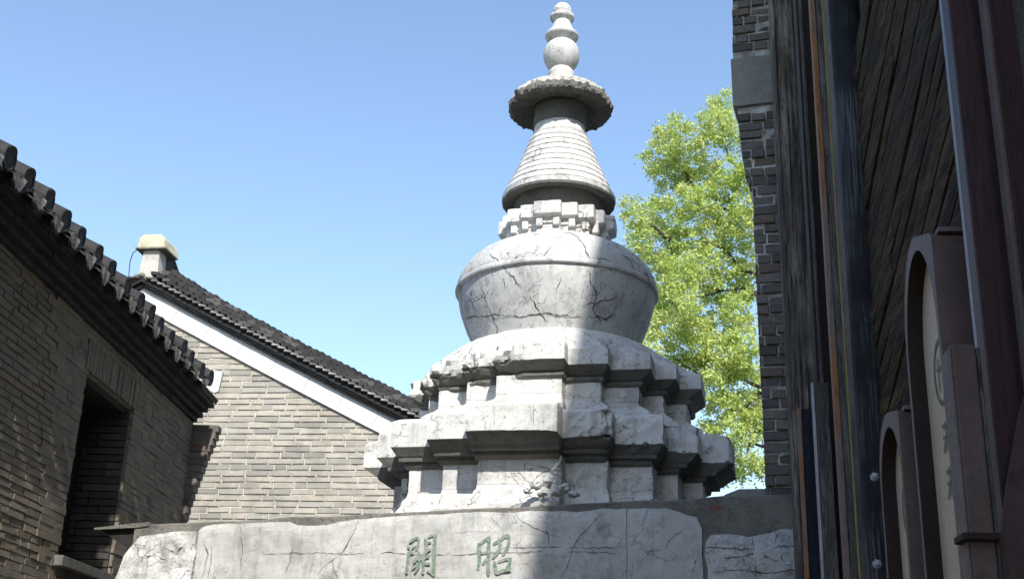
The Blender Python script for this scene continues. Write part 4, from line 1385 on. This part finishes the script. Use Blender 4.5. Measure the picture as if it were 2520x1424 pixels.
# pale trim and maroon shopfront nearest the viewer
vert_box('pale_trim', 3.22, 2391, 2408, 0.03, M['trim_pale'], shop, z1_=2.6)
vert_box('shopfront_board', 3.12, 2409, 2504, 0.07, M['maroon'], shop, z1_=2.6)
vert_box('shopfront_board', 3.06, 2520, 2680, 0.07, M['maroon'], shop, z1_=2.6)
vert_box('moulding', 3.0, 2504, 2520, 0.05, M['box_brown'], shop, z1_=2.6, bevel=0.006)
# peeling patch low on the shopfront
mb = MB()
pts = [rpx(x, y, 3.05) for x, y in [(2524, 960), (2505, 1020), (2490, 1110), (2474, 1200), (2462, 1300), (2452, 1424), (2450, 1480), (2540, 1480), (2545, 1200), (2545, 960)]]
mb.prism(pts, -DR * 0.012)
mb.build('bare_patch', plain_mat('bare_red_wood', (0.10, 0.062, 0.060), 0.4, 9, 0.8), shop, fixn=True)

# arch-topped sign boxes on the wall
def zrow(px, py, s): return rpx(px, py, s).z - EYE
def sign_box(label, s0, s1, ztop, zapex, zspring, face, back, zbot=-0.5, marks=True):
    """s0 near side, s1 far side along the lane; face/back are lateral offsets of the lane side and the wall side"""
    e = empty('sign_box', Rp((s0 + s1) / 2, zbot, back), label, 'sign', 'arch-topped sign boxes on the right wall')
    w_ = (s1 - s0); cs = (s0 + s1) / 2; rim = 0.026
    rise = zapex - zspring
    zs = zapex - 0.055; ri = w_ / 2 - rim
    nseg = 24
    inner = [(cs + ri, zbot + 0.04)] + [(cs + ri * cos(pi * k / nseg), zs - rise * 0.95 + rise * 0.95 * sin(pi * k / nseg)) for k in range(nseg + 1)] + [(cs - ri, zbot + 0.04)]
    outer = [(s1, zbot)]
    for k in range(nseg + 1):
        a = pi * k / nseg
        if a < pi / 2: outer.append((cs + (w_ / 2) * cos(a), zapex - rise * (1 - sin(a))))
        else:
            t = (a - pi / 2) / (pi / 2)
            outer.append((cs - (w_ / 2) * min(1, t * 1.35), zapex + (ztop - zapex) * min(1, t * 1.35) - max(0, t - 0.741) / 0.259 * rise))
    outer.append((s0, zbot))
    n = len(inner)
    mb = MB()
    mb.add([Rp(x, z, face) for x, z in outer] + [Rp(x, z, face) for x, z in inner], [(i, i + 1, n + i + 1, n + i) for i in range(n - 1)] + [(n - 1, 0, n, 2 * n - 1)])
    mb.build('frame_face', M['box_edge'], e)
    rec = 0.05
    mb = MB()
    mb.add([Rp(x, z, face) for x, z in inner] + [Rp(x, z, face + rec) for x, z in inner], [(i, i + 1, n + i + 1, n + i) for i in range(n - 1)] + [(n - 1, 0, n, 2 * n - 1)])
    mb.build('reveal', M['box_dark'], e)
    mb = MB()
    mb.add([Rp(x, z, face) for x, z in outer] + [Rp(x, z, back) for x, z in outer], [(i, i + 1, n + i + 1, n + i) for i in range(n - 1)] + [(n - 1, 0, n, 2 * n - 1), tuple(range(n, 2 * n))])
    mb.build('case', M['box_brown'], e)
    mb = MB(); mb.add([Rp(x, z, face + rec) for x, z in inner], [tuple(range(n))])
    mb.build('panel', M['panel_cream'], e)
    mb = MB(); mb.box(Rp(s0 + 0.01, ztop + 0.008, (face + back) / 2 + 0.01), UR, DR, UP, (back - face) / 2 - 0.01, 0.02, 0.007)
    mb.build('top_batten', M['box_edge'], e)
    if marks:
        ez = zs - rise - 0.06
        mb = MB(); vs = []
        for k in range(32):
            a = 2 * pi * k / 32
            for r_ in (0.075, 0.088): vs.append(Rp(cs + r_ * cos(a), ez + r_ * 1.2 * sin(a), face + rec - 0.003))
        mb.add(vs, [(2 * k, 2 * k + 1, 2 * ((k + 1) % 32) + 1, 2 * ((k + 1) % 32)) for k in range(32)])
        def bar(x0, z0, x1, z1, w2):
            a = Rp(x0, z0, face + rec - 0.004); b = Rp(x1, z1, face + rec - 0.004)
            d = (b - a).normalized(); s2 = UR.cross(d) * w2
            mb.add([a + s2, a - s2, b - s2, b + s2], [(0, 1, 2, 3)])
        bar(cs - 0.03, ez - 0.05, cs - 0.03, ez + 0.055, 0.006); bar(cs + 0.03, ez - 0.055, cs + 0.025, ez + 0.05, 0.006); bar(cs - 0.045, ez + 0.01, cs + 0.045, ez + 0.015, 0.005)
        mb.build('emblem', M['ink'], e)
        for q in range(2):
            mb = MB()
            zc = ez - 0.20 - q * 0.14
            for (x0, z0_, x1, z1_, w2) in ((-0.04, 0.03, 0.04, 0.035, .006), (0, 0.045, -0.005, -0.05, .007), (-0.04, -0.01, 0.04, 0, .006), (0.01, -0.01, 0.045, -0.045, .006)):
                bar(cs + x0, zc + z0_, cs + x1, zc + z1_, w2)
            mb.build('writing', M['ink'], e)
    return e
FACE = 0.864 - WL; BACK = -0.02
sign_box('farthest arch-topped sign box on the right wall, low beside the black column', 4.15, 4.55, zrow(2215, 1008, 4.15), zrow(2196, 1016, 4.35), zrow(2166, 1190, 4.55), FACE, BACK)
sign_box('tall arch-topped sign box with round emblem, middle and highest of the three', 3.49, 3.95, zrow(2330, 572, 3.49), zrow(2268, 584, 3.72), zrow(2234, 880, 3.95), FACE, BACK)
e = empty('sign_stand', rpx(2370, 1100, 2.98), 'dark brown upright sign board nearest the viewer, its edge overlapping the tall arched box', 'sign')
ztn = zrow(2370, 846, 2.98)
vert_box('board', 2.98, 2345, 2405, 0.05, M['box_brown'], e, -0.6, ztn, ref_y=900, bevel=0.006)
vert_box('side_strip', 2.99, 2336, 2343, 0.06, M['box_edge'], e, -0.6, ztn - 0.01, ref_y=900, bevel=0.002)
vert_box('side_strip', 2.985, 2406, 2416, 0.05, M['greyboard'], e, -0.6, ztn - 0.006, ref_y=900, bevel=0.003)  # lighter grey strip draws the highlight along the board's right edge
vert_box('ledge', 2.95, 2330, 2420, 0.09, M['box_dark'], e, zrow(2400, 1326, 2.95), zrow(2400, 1308, 2.95), ref_y=900, bevel=0.003)

# ------------------------------------------------------------------ brick pier (wall end) at the right
PS = 7.75
PO = Rp(PS, 0, 0) - UP * EYE
pier = empty('brick_pier', Rp(PS, -EYE, -0.1), 'dark grey brick wall end with pale mortar and corbelled top, rising beside the tree', 'wall')
def L_(px, py):
    P = on_plane(px, py, PO, GN); return ((P - PO).dot(GU), P.z - EYE)
def Pp(x, z, back=0.0): return PO + GU * x + GN * back + UP * (z + EYE)
right = L_(1950, 1170)[0] + 0.12
def left_at(z):
    pts = [(-1.6, L_(1880, 1170)), (0, L_(1880, 1170)), (0, L_(1850, 500)), (0, L_(1850, 470)), (0, L_(1832, 430)), (0, L_(1818, 345)), (0, L_(1812, 270)), (0, L_(1800, 130)), (0, L_(1800, 0))]
    tab = [(-1.6, pts[0][1][0])] + [(p[1][1], p[1][0]) for p in pts[1:]]
    tab.append((7.5, tab[-1][1]))
    for i in range(len(tab) - 1):
        if tab[i][0] <= z <= tab[i + 1][0]:
            f = (z - tab[i][0]) / max(1e-6, tab[i + 1][0] - tab[i][0])
            return tab[i][1] + (tab[i + 1][1] - tab[i][1]) * f
    return tab[-1][1]
zb0, zb1 = L_(1850, 262)[1], L_(1850, 140)[1]
core = MB(); z = -1.6; 
prof = []
while z < 6.2:
    prof.append((left_at(z) + 0.008, z)); z += 0.08
pts = [Pp(x, zz, 0.010) for x, zz in prof] + [Pp(right, prof[-1][1], 0.010), Pp(right, -1.6, 0.010)]
core.prism(pts[::-1], GN * 2.6)
core.build('mortar_core', M['mortar_pier'], pier, fixn=True)
def in_pier(a, b, z):
    if zb0 - 0.02 < z < zb1 + 0.02: return None
    a = max(a, left_at(z)); return [(a, b)] if b - a > 0.02 else None
lay_bricks(pier, M['brick_pier'], PO + UP * EYE, GU, GN, (-1.2, right), (-0.4, 6.1), 0.072, 0.20, 0.012, in_pier, depth=0.12, proud=0.014, key=lambda p: 0 if p.z - EYE > 1.3 else 1, split=0.4, jit=0.01)
mb = MB(); mb.box(Pp((left_at(zb0) + right) / 2 - 0.01, (zb0 + zb1) / 2, 0.1), GU, GN, UP, (right - left_at(zb0)) / 2 + 0.012, 0.12, (zb1 - zb0) / 2 - 0.01, jit=0.006)
mb.build('stone_block', M['pier_stone'], pier, bevel=0.008)

# ------------------------------------------------------------------ tree
def leaf_mat():
    t = NT('fresh_leaf')
    r = t.geo.outputs['Random Per Island']
    n = t.noise(1.6, 2)
    c = t.mix(r, (0.56, 0.64, 0.20), (0.38, 0.50, 0.13))
    c = t.mix(t.ramp(n, 0.4, 0.65, 0, 0.5), c, (0.66, 0.68, 0.27))
    t.l(c, t.b.inputs['Base Color']); t.b.inputs['Roughness'].default_value = 0.5
    t.b.inputs['Specular IOR Level'].default_value = 0.3
    tr = t.n('ShaderNodeBsdfTranslucent'); t.l(c, tr.inputs[0])
    mx = t.n('ShaderNodeMixShader'); mx.inputs[0].default_value = 0.42
    t.l(t.b.outputs[0], mx.inputs[1]); t.l(tr.outputs[0], mx.inputs[2]); t.l(mx.outputs[0], t.out.inputs['Surface'])
    return t.m
TD = 17.0
tree = empty('camphor_tree', (3.55, TD + 0.4, 0), 'broad-leaved tree with fresh yellow-green leaves behind the brick pier', 'tree')
M['bark'] = plain_mat('dark_bark', (0.06, 0.05, 0.04), 0.4, 12, 0.9, bstr=0.8)
def tp(px, py, dy=0.0):
    v = ray(px, py); k = (TD + dy) / v.y
    return v * k + Vector((0, 0, EYE))
clumps = [(1785, 255, 34), (1765, 300, 42), (1800, 330, 40), (1750, 345, 26), (1650, 330, 40), (1625, 385, 44), (1690, 360, 48), (1640, 435, 44), (1600, 760, 36), (1670, 700, 44), (1590, 850, 30), (1720, 870, 40), (1700, 800, 44), (1780, 1000, 34), (1850, 1010, 40), (1800, 870, 40), (1700, 430, 46), (1745, 410, 34),
          (1790, 440, 48), (1840, 440, 46), (1555, 515, 30), (1585, 540, 36), (1620, 520, 40), (1680, 500, 42), (1735, 500, 46), (1790, 530, 44), (1835, 530, 46), (1575, 600, 36),
          (1625, 600, 50), (1690, 590, 50), (1750, 590, 50), (1820, 600, 50), (1610, 660, 40), (1660, 670, 50), (1730, 670, 50), (1800, 680, 50), (1850, 690, 46),
          (1630, 740, 36), (1680, 760, 46), (1750, 750, 48), (1820, 770, 50), (1635, 815, 40), (1700, 830, 46), (1765, 830, 44), (1830, 850, 46), (1650, 870, 30), (1690, 890, 30), (1750, 900, 44),
          (1810, 920, 44), (1860, 930, 44), (1770, 960, 40), (1830, 1000, 40), (1760, 1030, 32), (1800, 1060, 34), (1850, 1075, 32), (1830, 1140, 32), (1810, 1160, 26), (1865, 1150, 26), (1740, 1060, 22), (1870, 1020, 36),
          (1900, 480, 60), (1930, 620, 70), (1960, 780, 80), (1940, 920, 70), (1930, 1060, 60), (1870, 330, 50), (1920, 380, 60), (2020, 600, 90), (2040, 800, 90), (2010, 430, 80), (1980, 980, 80), (1900, 1140, 40)]
lm = leaf_mat()
rl = random.Random(11)
mb = MB()
for (cx, cy, r) in clumps:
    C0 = tp(cx, cy, rl.uniform(-0.5, 0.9))
    R0 = r / 166.0
    # twig-level bunches within each clump
    nb = max(10, int(29 * (r / 45) ** 2))
    if cx > 1890: nb = nb // 3
    for b in range(nb):
        while True:
            q = Vector((rl.uniform(-1, 1), rl.uniform(-1, 1), rl.uniform(-1, 1)))
            if 0.25 < q.length < 1: break
        bc = C0 + Vector((q.x * R0 * 1.12, q.y * R0 * 1.5, q.z * R0 * 1.12))
        br = rl.uniform(0.06, 0.115)
        for k in range(46):
            g3 = Vector((rl.gauss(0, 1), rl.gauss(0, 1), rl.gauss(0, 0.8))) * br * 0.62
            p = bc + g3
            L = rl.uniform(0.04, 0.072); W2 = L * rl.uniform(0.42, 0.6)
            ax_ = Vector((rl.gauss(0, 1), rl.gauss(0, 1), rl.gauss(0, 0.7) - 0.4)).normalized()
            nn_ = ax_.cross(Vector((rl.gauss(0, 1), rl.gauss(0, 1), rl.gauss(0, 1)))).normalized()
            sd_ = ax_.cross(nn_).normalized()
            # folded leaf: two triangles each side of the midrib
            mb.add([p, p + ax_ * L * 0.5 + sd_ * W2 * 0.5 + nn_ * L * 0.08, p + ax_ * L, p + ax_ * L * 0.5 - sd_ * W2 * 0.5 + nn_ * L * 0.08], [(0, 1, 2), (0, 2, 3)])
o = mb.build('crown', lm, tree); tag(o, kind='stuff')
print('leaf tris', len(mb.f))
mb = MB()
base = Vector((3.55, TD + 0.4, 0))
trunk_pts = [base, base + Vector((0.0, 0, 1.2)), base + Vector((-0.1, 0, 2.4)), tp(2010, 1000, 0.4), tp(1990, 800, 0.4), tp(1950, 600, 0.3), tp(1900, 450, 0.3), tp(1850, 340, 0.2)]
mb.tube(trunk_pts, [0.26, 0.23, 0.2, 0.17, 0.13, 0.09, 0.05, 0.02], 12)
mb.build('trunk', M['bark'], tree)
limbs = [[(2000, 900), (1940, 905), (1880, 965), (1820, 1010), (1770, 1030)], [(1990, 800), (1900, 720), (1850, 722), (1780, 715), (1700, 700), (1640, 690)], [(1990, 780), (1900, 690), (1830, 665), (1780, 610), (1720, 590), (1660, 600)],
         [(1990, 850), (1900, 725), (1820, 708), (1740, 725), (1690, 735)], [(1960, 640), (1880, 560), (1800, 520), (1720, 500), (1650, 460)], [(1900, 450), (1850, 440), (1800, 400), (1770, 330)],
         [(2000, 960), (1900, 960), (1830, 935), (1740, 930), (1690, 900), (1650, 880)], [(2000, 1000), (1920, 1060), (1870, 1060), (1820, 1080), (1790, 1110)], [(1990, 1000), (1900, 1100), (1850, 1090), (1830, 1130)],
         [(1870, 965), (1850, 1010), (1840, 1050)], [(1740, 930), (1720, 960), (1735, 1000)], [(1720, 500), (1690, 430), (1650, 380)], [(1660, 600), (1610, 560), (1570, 530)]]
for lb in limbs:
    mb = MB()
    P = [tp(x, y, 0.25 - 0.05 * i + rl.uniform(-0.1, 0.1)) for i, (x, y) in enumerate(lb)]
    D_ = []
    for i in range(len(P) - 1):
        for q in range(4): D_.append(P[i].lerp(P[i + 1], q / 4) + Vector((rl.uniform(-.02, .02), 0, rl.uniform(-.02, .02))))
    D_.append(P[-1])
    mb.tube(D_, [0.030 * (1 - i / len(D_)) + 0.006 for i in range(len(D_))], 6)
    mb.build('branch', M['bark'], tree)
print('objects', len(bpy.data.objects))
